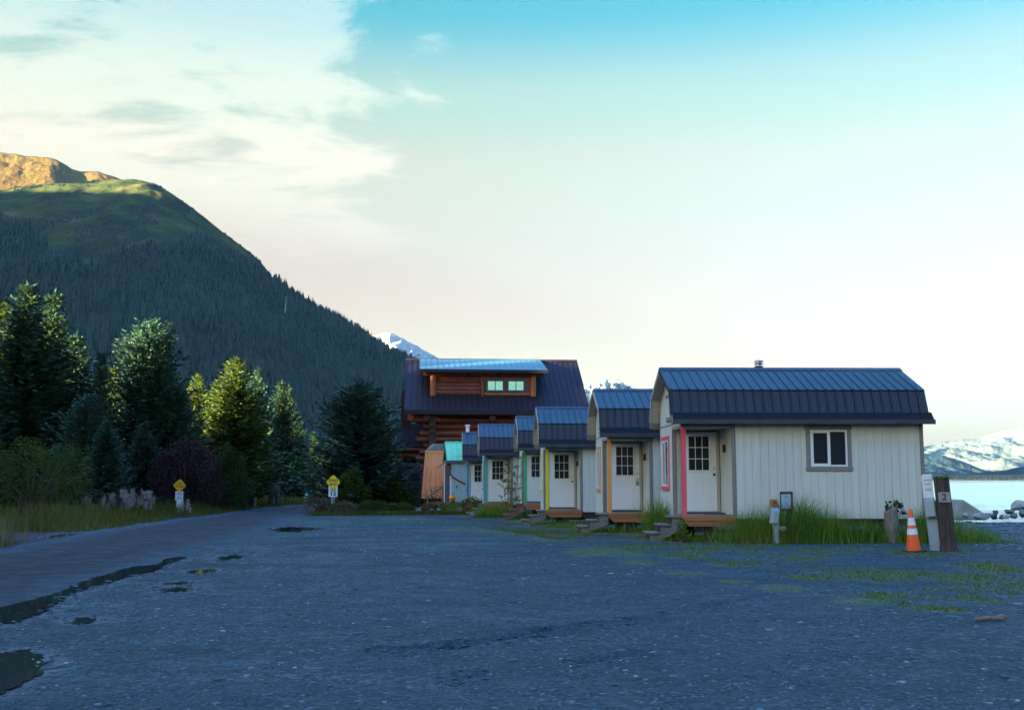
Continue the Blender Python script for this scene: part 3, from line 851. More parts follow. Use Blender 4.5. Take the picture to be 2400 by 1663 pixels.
# unseen wooded bank added left of and behind the camera to shade the lot
def bank():
    crest = [(-150, 190, 14), (-125, 120, 16), (-106, 60, 15), (-102, 42, 15), (-101, 33, 14.5), (-100.5, 28, 12.5), (-100.3, 23, 12.5), (-100.2, 20, 17.0), (-100, 13.5, 18.8), (-99.8, 11, 24.0), (-99, 0, 25.0), (-96, -25, 24), (-90, -60, 22), (-70, -95, 20), (-20, -118, 16), (60, -120, 14), (130, -100, 9)]  # crest heights set by where the shadow should fall
    v, f = [], []
    pts = [Vector((x, y, 0)) for x, y, h in crest]
    res = []
    for i in range(len(crest) - 1):
        for k in range(8):
            t = k / 8
            res.append([a * (1 - t) + b_ * t for a, b_ in zip(crest[i], crest[i + 1])])
    prof = [(-20, -1), (-11, .45), (-4, .9), (0, 1), (5, .85), (14, .4), (26, -1)]
    tp, th = [], []
    for i, (x, y, h) in enumerate(res):
        a = res[max(0, i - 1)]; b_ = res[min(len(res) - 1, i + 1)]
        d = Vector((b_[0] - a[0], b_[1] - a[1])).normalized(); nrm = Vector((-d.y, d.x))
        for o_, k in prof:
            p = (x + nrm.x * o_, y + nrm.y * o_)
            z = g(*p) + (h - 5) * k if k > 0 else g(*p) - 1
            v.append((p[0], p[1], z))
        for q in range(16):
            o_ = rng.uniform(-6, 6); al = rng.uniform(-4, 4)
            p = (x + nrm.x * o_ + d.x * al, y + nrm.y * o_ + d.y * al)
            tp.append((p[0], p[1], g(*p) + (h - 5) * (1 - abs(o_) / 14) - .5)); th.append(rng.uniform(3.5, 6.2))
    n = len(prof)
    for i in range(len(res) - 1):
        for k in range(n - 1): f.append((i * n + k, i * n + k + 1, (i + 1) * n + k + 1, (i + 1) * n + k))
    me = new_mesh('unseen_bank', v, f, True); me.materials.append(m_slope)
    tag(link('unseen_bank', me), kind='structure')
    me = conifer_mass('woods', np.array(tp), np.array(th), m_forest, 15, tiers=4, sides=6, fat=0.22)
    tag(link('woods', me), 'unseen wooded bank added to shade the lot', 'woods', kind='stuff')
bank()

# ------------------------------------------------------------------ air
HAZE_DENSITY = 1.15e-5
m_haze = bpy.data.materials.new('haze_air')
m_haze.use_nodes = True
N, L = m_haze.node_tree.nodes, m_haze.node_tree.links
N.clear()
o_ = N.new('ShaderNodeOutputMaterial'); pv = N.new('ShaderNodeVolumePrincipled')
pv.inputs['Color'].default_value = (0.24, 0.60, 1.0, 1); pv.inputs['Absorption Color'].default_value = (1, 1, 1, 1); pv.inputs['Density'].default_value = HAZE_DENSITY; pv.inputs['Anisotropy'].default_value = 0.0
L.new(pv.outputs[0], o_.inputs['Volume'])
MB().box(-5600, 13500, -3000, 21500, -9, 1320).build('haze', m_haze)
tag(bpy.data.objects['haze'], 'thin blue air between the lot and the far mountains', kind='stuff')
# ------------------------------------------------------------------ building materials
m_siding = mat('painted_siding', (0.60, 0.625, 0.56), 0.75, var=0.07, vscale=2.2, stretch=(6, 6, 0.6), bump=0.25, bscale=30, objvar=0.035)
m_wallcore = mat('siding_groove', (0.34, 0.34, 0.31), 0.9)
m_trim = mat('taupe_trim', (0.22, 0.21, 0.19), 0.7, var=0.08, vscale=3)
m_soffit = mat('beige_soffit', (0.44, 0.40, 0.34), 0.8, var=0.06)
m_roof = mat('sky_tinted_metal_roof', (0.006, 0.024, 0.046), 0.34, metal=0.0, spec=0.36, var=0.15, vscale=5, stretch=(3, 1, 1), objvar=0.12)  # upper sheets: blue of the reflected sky put into the base colour
m_rooflow = mat('dark_brown_metal_roof', (0.016, 0.013, 0.018), 0.36, spec=0.5, var=0.15, vscale=5, stretch=(3, 1, 1), objvar=0.15)  # same metal on the lower sheets, without the sky's blue
m_flash = mat('rough_dark_flashing', (0.014, 0.016, 0.022), 0.8, spec=0.15, var=0.4, vscale=8, stretch=(1, 3, 3))
m_fascia = mat('dark_blue_fascia', (0.030, 0.042, 0.058), 0.5, var=0.35, vscale=2.5)
m_black = mat('black_metal', (0.012, 0.012, 0.014), 0.45)
m_white = mat('white_vinyl', (0.78, 0.80, 0.82), 0.4, var=0.03)
m_door = mat('white_door_paint', (0.78, 0.83, 0.88), 0.45, var=0.04, vscale=2, stretch=(1, 1, .5))
m_steel = mat('galvanised_steel', (0.30, 0.31, 0.33), 0.35, metal=0.85, var=0.15, vscale=8)
m_brass = mat('satin_nickel', (0.5, 0.48, 0.45), 0.3, metal=1.0)
m_cedar = mat('stained_cedar', (0.34, 0.13, 0.05), 0.65, var=0.3, vscale=3, stretch=(0.6, 8, 14), bump=0.2, bscale=20, objvar=0.1)
m_deckwood = mat('weathered_deck', (0.20, 0.15, 0.11), 0.8, var=0.25, vscale=3, stretch=(1, 10, 10), objvar=0.12)
m_greywood = mat('grey_weathered_wood', (0.17, 0.17, 0.16), 0.9, var=0.35, vscale=3, stretch=(1.2, 8, 10), bump=0.5, bscale=18, objvar=0.15)
m_redwood = mat('reddish_weathered_wood', (0.19, 0.105, 0.085), 0.9, var=0.35, vscale=3, stretch=(1.2, 8, 10), bump=0.5, bscale=18, objvar=0.12)
m_darkwood = mat('dark_old_wood', (0.035, 0.028, 0.025), 0.9, var=0.4, vscale=4, bump=0.5)
def glass_mat(name, col, rough=0.04, metal=0.0, spec=0.45):
    m = bpy.data.materials.new(name); N, L = nodes_of(m); b = N['Principled BSDF']
    b.inputs['Base Color'].default_value = (*col, 1); b.inputs['Roughness'].default_value = rough; b.inputs['Metallic'].default_value = metal
    b.inputs['Specular IOR Level'].default_value = spec; b.inputs['IOR'].default_value = 1.5
    nz = N.new('ShaderNodeTexNoise'); nz.inputs['Scale'].default_value = 1.3; nz.inputs['Detail'].default_value = 1
    geo = N.new('ShaderNodeNewGeometry'); L.new(geo.outputs['Position'], nz.inputs['Vector'])
    bp = N.new('ShaderNodeBump'); bp.inputs['Strength'].default_value = 0.04; bp.inputs['Distance'].default_value = 0.05
    L.new(nz.outputs['Fac'], bp.inputs['Height']); L.new(bp.outputs[0], b.inputs['Normal'])
    return m
m_glass = glass_mat('dark_window_glass', (0.022, 0.030, 0.040), spec=0.6)
m_skyglass = glass_mat('sky_tinted_window_glass', (0.32, 0.80, 0.82), metal=0.85, rough=0.05)  # cyan of the mirrored sky put into the pane colour
def paint(name, c): return mat(name, c, 0.55, var=0.06, vscale=2.5, stretch=(1, 1, 0.4))
PAINTS = [('pink', paint('pink_paint', (0.82, 0.10, 0.15))), ('orange', paint('orange_paint', (0.80, 0.34, 0.10))), ('yellow', paint('yellow_paint', (0.70, 0.62, 0.03))),
          ('green', paint('green_paint', (0.010, 0.42, 0.16))), ('teal', paint('teal_paint', (0.012, 0.40, 0.40))), ('blue', paint('blue_paint', (0.012, 0.24, 0.44)))]

L_, W_, REC, PW = 6.0, 3.3, 1.36, 1.24      # length, depth, porch recess, porch width
RP = [(-0.30, 2.93), (-0.13, 3.09), (0.10, 3.70), (1.65, 4.37)]   # roof profile from eave to ridge
BW, BG = 0.203, 0.007                        # siding board pitch and groove
def siding(parent, axis, a0, a1, z0, z1, plane, out, holes=()):
    """boards on a wall running along axis from a0 to a1; plane = outer face of the core; out = -1/+1 side the boards stand proud"""
    def piece(p0, p1, s0, s1):
        if p1 - p0 < 0.012 or s1 - s0 < 0.03: return
        w, h, t = p1 - p0, s1 - s0, 0.014
        if axis == 'x': link('siding_board', boxm('siding_board', m_siding, w, t, h), parent, (p0, plane - t if out < 0 else plane, s0))
        else: link('siding_board', boxm('siding_board', m_siding, t, w, h), parent, (plane - t if out < 0 else plane, p0, s0))
    a = a0
    while a < a1 - 0.02:
        e = min(a + BW - BG, a1)
        hit = [h for h in holes if e > h[0] and a < h[1]]
        if hit:
            h0, h1, hz0, hz1 = hit[0]
            piece(a, min(e, h0), z0, z1); piece(max(a, h1), e, z0, z1)
            m0, m1 = max(a, h0), min(e, h1)
            piece(m0, m1, z0, hz0); piece(m0, m1, hz1, z1)
        else: piece(a, e, z0, z1)
        a += BW
def slider_window(parent, x0, x1, z0, z1, y, trim, axis='x', name='window'):
    """two-light sliding window in a wall facing -y (axis x) or -x (axis y); a mesh per frame, pane and trim board"""
    w = link(name, None, parent, (x0, y, z0) if axis == 'x' else (y, x1, z0), (0, 0, 0) if axis == 'x' else (0, 0, -math.pi / 2))
    W, H = x1 - x0, z1 - z0
    fr = MB(); f = 0.045
    fr.box(0, W, -0.035, 0.03, 0, f); fr.box(0, W, -0.035, 0.03, H - f, H); fr.box(0, f, -0.033, 0.03, f, H - f); fr.box(W - f, W, -0.033, 0.03, f, H - f)
    fr.box(W / 2 - 0.035, W / 2 + 0.035, -0.030, 0.03, f, H - f)
    fr.box(f, f + 0.03, -0.022, 0.03, f, H - f); fr.box(f, W / 2 - 0.035, -0.022, 0.03, f, f + 0.03); fr.box(f, W / 2 - .035, -0.022, 0.03, H - f - .03, H - f)
    fr.build('frame', m_white, w, bevel=0.004)
    box('pane', m_glass, w, f + 0.03, W / 2 - 0.035, 0.0, 0.02, f + 0.03, H - f - 0.03)
    box('pane', m_glass, w, W / 2 + 0.035, W - f, -0.010, 0.01, f, H - f)
    t = 0.105
    box('trim_board', trim, w, -t - .03, W + t + .03, -0.028, 0.016, H + 0.003, H + t, 0.004)
    box('trim_board', trim, w, -t - .02, W + t + .02, -0.034, 0.016, -t, -0.003, 0.004)
    box('trim_board', trim, w, -t, -0.003, -0.024, 0.016, 0, H, 0.004)
    box('trim_board', trim, w, W + 0.003, W + t, -0.024, 0.016, 0, H, 0.004)
    return w
def roof_panel_mesh(width, length, m_r):
    """ribbed sheet lying along +y (up the slope) with its rib at x=0"""
    def mk():
        m = MB(); t = 0.008; r = 0.028
        prof = [(0, 0), (0, t), (0.012, t + r), (0.034, t + r), (0.050, t), (width * .45, t), (width * .45 + .008, t + .005), (width * .45 + .02, t), (width * .74, t), (width * .74 + .008, t + .005), (width * .74 + .02, t), (width - 0.001, t), (width - 0.001, 0)]
        m.prism(prof, 'y', 0, length)
        return m.mesh('roof_panel', m_r)
    return shared(('panel', round(width, 3), round(length, 3), m_r.name), mk)
def half_lite_door(parent, x, y, z, w=0.914, h=2.03, padlock=False, deadbolt=True):
    d = link('door', None, parent, (x, y, z))
    MB().box(0, w, -0.02, 0.02, 0, h).build('door_leaf', m_door, d, bevel=0.003)
    lx0, lx1, lz0, lz1 = 0.19, w - 0.19, 1.05, 1.93
    cw, ch = (lx1 - lx0) / 3, (lz1 - lz0) / 3
    for i in range(3):
        for k in range(3):
            box('pane', m_glass, d, lx0 + i * cw + 0.004, lx0 + (i + 1) * cw - 0.004, -0.027, -0.021, lz0 + k * ch + 0.004, lz0 + (k + 1) * ch - 0.004)
    gr = MB(); e = 0.03
    gr.box(lx0 - e, lx1 + e, -0.045, -0.0205, lz0 - e, lz0 + .006); gr.box(lx0 - e, lx1 + e, -0.045, -0.0205, lz1 - .006, lz1 + e)
    gr.box(lx0 - e, lx0 + .006, -0.044, -0.0205, lz0 + .006, lz1 - .006); gr.box(lx1 - .006, lx1 + e, -0.044, -0.0205, lz0 + .006, lz1 - .006)
    for i in (1, 2):
        gr.box(lx0 + i * cw - .009, lx0 + i * cw + .009, -0.036, -0.0275, lz0 + .006, lz1 - .006)
        gr.box(lx0 + .006, lx1 - .006, -0.0365, -0.0275, lz0 + i * ch - .009, lz0 + i * ch + .009)
    gr.build('grille', m_white, d, bevel=0.003)
    for px0 in (0.165, w - 0.165 - 0.23):
        pm = MB(); q = 0.014
        for a0, a1, b0, b1 in ((0, .23, 0, q), (0, .23, .62 - q, .62), (0, q, q, .62 - q), (.23 - q, .23, q, .62 - q)):
            pm.box(px0 + a0, px0 + a1, -0.030, -0.0205, 0.26 + b0, 0.26 + b1)
        pm.box(px0 + .045, px0 + .185, -0.027, -0.0205, .26 + .045, .26 + .575)
        pm.build('door_panel', m_door, d, bevel=0.004)
    if deadbolt: MB().tube([(w - .07, -0.02, 1.10), (w - .07, -0.05, 1.10)], 0.028, 12).build('deadbolt', m_brass, d, smooth=True)
    MB().tube([(w - .07, -0.02, .94), (w - .07, -0.03, .94), (w - .07, -0.055, .94), (w - .07, -0.075, .94), (w - .07, -.085, .94)], [0.032, 0.018, 0.034, 0.030, 0.012], 12).build('knob', m_black if not padlock else m_brass, d, smooth=True)
    if padlock:
        pk = MB().box(w - .11, w - .035, -0.075, -0.035, .74, .86)
        pk.tube([(w - .095, -.055, .86), (w - .095, -.055, .91), (w - .072, -.055, .93), (w - .05, -.055, .91), (w - .05, -.055, .86)], .008, 6)
        pk.build('lock_box', m_steel, d, bevel=.006)
    box('sill', m_steel, d, -0.02, w + 0.02, -0.09, 0.02, -0.035, -0.004, 0.004)
    return d

def make_cabin(idx, label, X, Y, yaw, zb):
    colour, pm = PAINTS[idx]
    c = thing('cabin', label, 'cabin', (X, Y, zb), R(yaw), 'row of little gambrel-roofed cabins')
    fl = 0.61
    # walls: dark core with siding boards standing proud
    wf = MB().box(PW, L_, 0, 0.09, 0.53, 2.95).build('wall', m_wallcore, c)
    hole = [(3.12, 4.15, 1.74, 2.76)]
    siding(wf, 'x', PW + 0.09, L_ - 0.09, 0.53, 2.95, 0, -1, hole)
    link('corner_board', boxm('corner_board', m_trim, 0.095, 0.03, 2.42, .004), wf, (PW - 0.014, -0.030, 0.53))
    link('corner_board', boxm('corner_board', m_trim, 0.095, 0.03, 2.42, .004), wf, (L_ - 0.095, -0.030, 0.53))
    wr = MB().box(PW, PW + 0.08, 0.091, REC, 0.62, 2.76).build('wall', m_wallcore, c)
    siding(wr, 'y', 0.02, REC, 0.62, 2.76, PW, -1)
    wd = MB().box(0, PW - 0.016, REC, REC + 0.08, 0.53, 2.95).build('wall', m_wallcore, c)
    box('siding_board', m_siding, wd, 0.10, 0.20, REC - 0.014, REC, 0.53, 2.75)
    box('corner_board', m_trim, wd, -0.016, 0.095, REC - 0.030, REC - .001, 0.53, 2.95, .004)
    box('door_frame', m_soffit, wd, 0.135, 0.205, REC - 0.05, REC - 0.0145, 0.62, 2.75, .004)
    box('door_frame', m_soffit, wd, 1.13, 1.20, REC - 0.05, REC - 0.002, 0.62, 2.75, .004)
    box('door_frame', m_trim, wd, 0.205, 1.13, REC - 0.048, REC - 0.002, 2.705, 2.757, .004)
    wg = MB().box(0, 0.08, REC + 0.081, W_, 0.53, 2.90).build('wall', m_wallcore, c)
    siding(wg, 'y', REC + .02, W_, 0.53, 2.88, 0, -1, [(1.80, 3.02, 1.20, 2.62)])
    gp = [(0.02, 2.90), (W_ - .02, 2.90), (W_ - 0.12, 3.66), (1.65, 4.30), (0.12, 3.66)]
    MB().prism(gp, 'x', -0.012, 0.07).build('gable_wall', m_siding, c)
    box('gable_band', m_trim, c, -0.022, -0.0125, 0.02, W_ - .02, 2.885, 2.915)
    MB().prism(gp, 'x', L_ - 0.08, L_ - .002).build('gable_wall', m_siding, c)
    wb = MB().box(L_ - 0.08, L_, 0.091, W_ - .09, 0.53, 2.898).build('wall', m_siding, c)
    MB().box(0, L_, W_ - 0.08, W_ - .001, 0.53, 2.897).build('wall', m_siding, c)
    # windows
    slider_window(c, 3.18, 4.09, 1.80, 2.70, -0.016, m_trim)
    slider_window(c, 1.90, 2.92, 1.30, 2.52, -0.016, pm, 'y')
    slider_window(c, 1.30, 1.95, 3.10, 3.60, -0.016, m_trim, 'y', 'loft_window')
    # porch
    half_lite_door(c, 0.21, REC - 0.02, 0.67, padlock=(idx == 1))
    box('porch_post', pm, c, -0.005, 0.105, 0.0, 0.105, fl, 2.78, .006)
    box('porch_ceiling', m_soffit, c, 0.0, PW, 0.0, REC, 2.762, 2.80)
    box('porch_beam', m_trim, c, -0.02, PW, -0.03, 0.11, 2.80, 2.94, .004)
    box('porch_beam', m_soffit, c, -0.018, 0.09, 0.111, REC - .031, 2.802, 2.897, .004)
    dk = MB().box(0.0, PW - .001, 0.0, REC, 0.50, 0.57).build('deck', m_darkwood, c)
    y = -0.05
    while y < REC - 0.05:
        box('deck_board', m_deckwood, dk, -0.02, PW + 0.02, y, y + 0.132, 0.572, fl, .004); y += 0.14
    box('rim_board', m_cedar, c, -0.03, PW + 0.05, -0.075, -0.035, 0.475, 0.60, .006)
    MB().prism([(0.14, 0.345), (PW + .02, 0.345), (PW + .06, 0.47), (0.0, 0.47)], 'y', -0.06, -0.02).build('rim_board', m_cedar, c, bevel=.005)
    MB().box(PW + .06, L_, 0.03, 0.12, 0.36, 0.528).build('skid', m_darkwood, c)
    MB().box(0.05, L_, W_ - .15, W_ - .03, 0.36, 0.528).build('skid', m_darkwood, c)
    for sx in (0.55, 2.6, 4.6, 5.75):
        for sy in (0.0 if sx < 1 else 0.03, 2.9):
            box('support_block', m_darkwood, c, sx, sx + 0.26, sy, sy + 0.2, -0.2, 0.345 if sx < 1 else 0.36, .01)
    box('wall_lamp', m_black, c, PW - 0.09, PW - .014, 0.62, 0.70, 2.16, 2.36, .02)
    # roof
    rf = link('roof', None, c)
    back = [(W_ - v, z) for v, z in RP[::-1]][1:]
    outer = RP + back
    inner = [(v + (0.035 if i < 3 else 0 if i == 3 else -0.035), z - 0.055 if i != 3 else z - 0.06) for i, (v, z) in enumerate(outer)]
    x0, x1 = -0.26, L_ + 0.12
    sh = MB()
    for i in range(len(outer) - 1):
        q = [outer[i], outer[i + 1], inner[i + 1], inner[i]]
        sh.prism(q, 'x', x0 + .004, x1 - .004)
    sh.build('roof_deck', m_soffit, rf)
    # horizontal soffit seams are real laps under the overhang
    for (k, n) in ((1, 3), (2, 4)):
        for j in range(1, n):
            a, b_ = RP[k], RP[k + 1]; t = j / n
            vv, zz = a[0] + (b_[0] - a[0]) * t, a[1] + (b_[1] - a[1]) * t
            box('soffit_lap', m_soffit, rf, x0 + .006, -0.03, vv + .038, vv + .05, zz - .075, zz - .058)
    npan = 28; pw = (x1 - x0) / npan
    for seg, tilt in ((1, 1), (2, 1)):
        a, b_ = RP[seg], RP[seg + 1]
        ln = math.hypot(b_[0] - a[0], b_[1] - a[1]); ang = math.atan2(b_[1] - a[1], b_[0] - a[0])
        ext = 0.05 if seg == 2 else 0.0
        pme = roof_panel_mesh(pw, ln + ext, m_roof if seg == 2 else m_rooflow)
        for k in range(npan):
            off = 0.006 if seg == 1 else 0.014
            nv, nz_ = -math.sin(ang), math.cos(ang)
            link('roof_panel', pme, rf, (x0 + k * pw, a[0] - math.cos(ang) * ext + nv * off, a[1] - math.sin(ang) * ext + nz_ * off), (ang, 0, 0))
    fl_ = MB().prism([(RP[0][0] - .01, RP[0][1] + .012), (RP[1][0] - .012, RP[1][1] + .03), (RP[1][0] + .01, RP[1][1] + .045), (RP[0][0], RP[0][1] + .03)], 'x', x0 - .002, x1 + .06)
    fl_.build('eave_flashing', m_flash, rf)
    MB().box(x0 - .004, x1 + .08, RP[0][0] - .04, RP[0][0] - .012, 2.83, 2.945).build('fascia', m_fascia, rf, bevel=.006)
    MB().box(x0, x1 + .06, RP[0][0] - .012, 0.0, 2.85, 2.872).build('eave_soffit', m_fascia, rf)
    for seg in (0, 1, 2):
        a, b_ = outer[len(outer) - 1 - seg], outer[len(outer) - 2 - seg]
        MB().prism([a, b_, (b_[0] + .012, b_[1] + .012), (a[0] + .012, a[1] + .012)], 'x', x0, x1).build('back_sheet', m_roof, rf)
    rr = RP[3]
    MB().prism([(rr[0] - .17, rr[1] - .035), (rr[0], rr[1] + .055), (rr[0] + .17, rr[1] - .035), (rr[0] + .15, rr[1] - .05), (rr[0], rr[1] + .03), (rr[0] - .15, rr[1] - .05)], 'x', x0 - .01, x1 + .01).build('ridge_cap', m_fascia, rf)
    # barge edge on the gable
    for i in (1, 2):
        a, b_ = RP[i], RP[i + 1]
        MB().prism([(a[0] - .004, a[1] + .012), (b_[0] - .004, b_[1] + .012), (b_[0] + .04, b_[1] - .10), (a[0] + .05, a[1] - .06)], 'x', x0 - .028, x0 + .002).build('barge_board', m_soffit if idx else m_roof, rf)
        a, b_ = (W_ - a[0], a[1]), (W_ - b_[0], b_[1])
        MB().prism([(a[0] + .004, a[1] + .012), (b_[0] + .004, b_[1] + .012), (b_[0] - .04, b_[1] - .10), (a[0] - .05, a[1] - .06)], 'x', x0 - .028, x0 + .002).build('barge_board', m_soffit, rf)
    # stove pipe
    if idx == 0:
        pp = MB().lathe([(.085, 0), (.085, .30), (.11, .31), (.12, .33), (.11, .35), (.07, .355), (.07, .385), (.12, .39), (.125, .41), (.06, .43), (.06, .45), (.135, .455), (.11, .49), (.02, .51)], (2.45, 1.95, 4.15), 16)
        pp.build('stove_pipe', m_steel, c, smooth=True)
    elif idx == 2:
        MB().lathe([(.08, 0), (.08, .22), (.15, .23), (.16, .25), (.10, .30), (.02, .32)], (3.05, 2.1, 4.15), 14).build('stove_pipe', m_steel, c, smooth=True)
    elif idx == 5:
        MB().lathe([(.10, 0), (.10, .62), (.09, .63), (.09, .66), (.15, .67), (.15, .72), (.03, .75)], (0.02, 1.9, 4.10), 14).build('stove_pipe', m_white, c, smooth=True)
    return c
CAB_LABELS = [
 'nearest grey cabin with pink porch post and a wide sliding window in its long wall',
 'grey cabin with orange porch post and a lock box on its white door',
 'grey cabin with yellow porch post in the row',
 'grey cabin with bright green porch post in the row',
 'grey cabin with turquoise porch post behind a bare sapling',
 'grey cabin with deep blue porch post beside the pale blue shed']
cabins = [make_cabin(i, CAB_LABELS[i], *CABINS[i]) for i in range(6)]

# steps: stringers and treads going down to the left of each porch
def make_steps(idx, label, m):
    X, Y, yaw, zb = CABINS[idx]
    c, s = math.cos(R(yaw)), math.sin(R(yaw))
    t = thing('wooden_steps', label, 'steps', (X, Y, zb), R(yaw), 'wooden porch steps')
    bottom = g(X - 0.9 * c, Y - 0.9 * s) - zb - 0.03
    top = 0.55
    for vy in (0.02, 0.80):
        st = MB()
        rise = (top - bottom) / 3
        pts = [(0.0, top), (-0.27, top), (-0.27, top - rise), (-0.55, top - rise), (-0.55, top - 2 * rise), (-0.82, top - 2 * rise), (-0.82, bottom), (-0.62, bottom), (0.0, top - 0.26)]
        st.prism(pts, 'y', vy, vy + 0.045)
        st.build('stringer', m, t, bevel=.004)
    for k in range(3):
        zt = top - k * (top - bottom) / 3
        box('tread', m, t, -0.32 - 0.28 * k, -0.02 - 0.28 * k, -0.03, 0.88, zt + .002, zt + 0.042, .006)
    return t
STEP_LABELS = ['grey weathered wooden steps up to the porch with the pink post', 'grey weathered wooden steps up to the porch with the orange post', 'grey weathered wooden steps up to the porch with the yellow post',
               'reddish brown wooden steps up to the porch with the green post', 'grey weathered wooden steps up to the porch with the turquoise post', 'grey weathered wooden steps up to the porch with the deep blue post']
for i in range(6): make_steps(i, STEP_LABELS[i], m_redwood if i == 3 else m_greywood)

# door mat on the first porch
X, Y, yaw, zb = CABINS[0]
dm = MB()
for k in range(7): dm.tube([(0, .055 * k, .012), (.62, .055 * k, .014)], .022, 6)
o = dm.build('door_mat', mat('grey_door_mat', (0.08, 0.075, 0.075), .95, var=.3, vscale=40), None, (X + 0.72, Y + 0.88, zb + 0.615), rot=(0, 0, R(-4)))
tag(o, 'grey ribbed mat in front of the door behind the pink post', 'door mat')

# ------------------------------------------------------------------ log house
m_log = mat('red_stained_log', (0.155, 0.040, 0.022), 0.45, var=0.45, vscale=1.6, stretch=(0.5, 3, 3), bump=0.3, bscale=10, objvar=0.18, spec=0.5)
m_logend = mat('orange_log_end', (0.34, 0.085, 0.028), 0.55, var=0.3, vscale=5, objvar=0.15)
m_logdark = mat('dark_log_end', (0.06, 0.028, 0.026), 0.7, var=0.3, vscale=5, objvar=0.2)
m_hroof = mat('brown_standing_seam_roof', (0.024, 0.018, 0.024), 0.5, spec=0.25, var=0.12, vscale=3, objvar=0.08)
m_droof = mat('sky_tinted_dormer_roof', (0.08, 0.23, 0.33), 0.34, metal=0.4, spec=0.4, var=0.1, vscale=4, objvar=0.05)  # pale blue of the reflected sky put into the metal's colour
HX, HY, HYAW, HZ = -6.63, 66.0, 5.0, -0.43
def log_house():
    h = thing('log_house', 'big red log house with dark steep metal roof and a long dormer', 'house', (HX, HY, 0), R(HYAW))
    Lh, vr, ze, zr = 11.55, 5.5, 5.83, 9.60
    sl = (zr - ze) / vr; ang = math.atan(sl); ln = math.hypot(vr, zr - ze)
    wv = 1.15                      # front wall set back under the eave
    # log walls
    d = 0.40
    wall = link('wall', None, h)
    wl = link('side_wall', None, h)
    def logm(n, length, r, material):
        return shared((n, round(length, 2), r, material.name), lambda: MB().tube([(0, 0, 0), (length * .3, 0, .012), (length * .7, 0, -.01), (length, 0, 0)], [r, r * 1.02, r * .97, r * .94], 14).mesh('log', material, smooth=True))
    k = 0
    z = 5.55
    while z > -0.6:
        r = 0.215
        ext = 0.75 + 0.28 * math.sin(k * 2.1)
        link('log', logm('f', 10.0 + 0.35 * (k % 3), r, m_log), wall, (0.75 + (0.95 - ext), wv, z), (R(rng.uniform(0, 20)), 0, 0))
        link('log_end', shared(('end', r), lambda: MB().tube([(0, 0, 0), (-0.012, 0, 0)], r * .93, 14).mesh('log_end', m_logend)), wall, (0.75 + (0.95 - ext) - 0.002, wv, z))
        # crossing wall: its round ends look out of the front
        ex2 = 0.55 + 0.25 * math.sin(k * 1.3 + 1)
        rr = 0.23 if k != 3 else 0.30
        link('log', shared(('x', rr, k % 3), lambda: MB().tube([(0, 0, 0), (0, 6.5, 0)], rr, 14).mesh('log', m_logdark, smooth=True)), wl, (1.72, wv - ex2, z - d / 2))
        z -= d; k += 1
    MB().box(1.75, 10.9, wv + .05, wv + .35, -.6, 5.5).build('wall_core', m_darkwood, h)
    MB().box(1.75, 2.0, wv + .35, 9.0, -.6, 5.5).build('wall_core', m_darkwood, h)
    # main roof
    rf = link('roof', None, h)
    MB().prism([(0, ze - .10), (vr, zr - .10), (2 * vr, ze - .10), (2 * vr, ze - .28), (vr, zr - .30), (0, ze - .28)], 'x', 0.01, Lh - .01).build('roof_deck', m_logdark, rf)
    npan = 33; pw = Lh / npan
    def pan(width, length):
        def mk():
            m = MB(); t = 0.012
            m.prism([(0, 0), (0, t + .035), (.018, t + .035), (.02, t), (width - .002, t), (width - .002, 0)], 'y', 0, length)
            return m.mesh('roof_panel', m_hroof)
        return shared(('hpan', round(width, 3), round(length, 3)), mk)
    for i in range(npan):
        link('roof_panel', pan(pw, ln + .05), rf, (i * pw, -.04, ze - .10 - .03), (ang, 0, 0))
    MB().prism([(vr, zr - .09), (2 * vr, ze - .09), (2 * vr, ze - .05), (vr, zr - .05)], 'x', 0, Lh).build('back_sheet', m_hroof, rf)
    MB().prism([(vr - .2, zr - .16), (vr, zr - .02), (vr + .2, zr - .16), (vr + .2, zr - .18), (vr, zr - .05), (vr - .2, zr - .18)], 'x', -.03, Lh + .03).build('ridge_cap', m_hroof, rf)
    MB().box(-.02, Lh + .02, -.09, -.045, ze - .36, ze - .10).build('fascia', m_hroof, rf)
    for x in (0, Lh):
        MB().prism([(-.05, ze - .35), (-.05, ze - .08), (vr, zr - .04), (vr, zr - .34)], 'x', x - .04 if x == 0 else x + .001, x - .001 if x == 0 else x + .04).build('barge_board', m_hroof, rf)
    # purlin and rafter ends below the eave
    for x in (0.35, 1.35, 5.45, 8.9):
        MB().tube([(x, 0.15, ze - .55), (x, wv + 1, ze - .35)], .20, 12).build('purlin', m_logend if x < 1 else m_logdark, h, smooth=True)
    MB().tube([(0.15, wv - .3, ze - .62), (2.2, wv - .3, ze - .62)], .2, 12).build('purlin', m_logend, h, smooth=True)
    for x in np.arange(2.2, 11, 1.15):
        MB().tube([(x, .25, ze - .36), (x, wv + .5, ze + .0)], .11, 8).build('rafter', m_logdark, h, smooth=True)
    # dormer
    dm = link('dormer', None, h)
    dx0, dx1, dv = 1.75, 8.15, 1.63
    dz0 = ze + sl * dv - .10; dz1 = 8.05
    ex0, ex1, ev, ez = 0.88, 9.05, 0.95, 8.36
    top_v = vr - .25; top_z = zr - .10
    a2 = math.atan2(top_z - ez, top_v - ev); l2 = math.hypot(top_z - ez, top_v - ev)
    # wall of hewn boards, left half
    n = 5; bh = (dz1 - dz0) / n
    for i in range(n):
        MB().prism([(dv - .03, 0), (dv - .07, bh * .5), (dv - .03, bh - .015), (dv + .1, bh - .015), (dv + .1, 0)], 'x', dx0, 4.75).build('wall_board', m_log, dm, (0, 0, dz0 + i * bh))
    MB().box(dx0, dx1, dv, dv + .15, dz0 - .3, dz1).build('wall_board', m_log, dm)
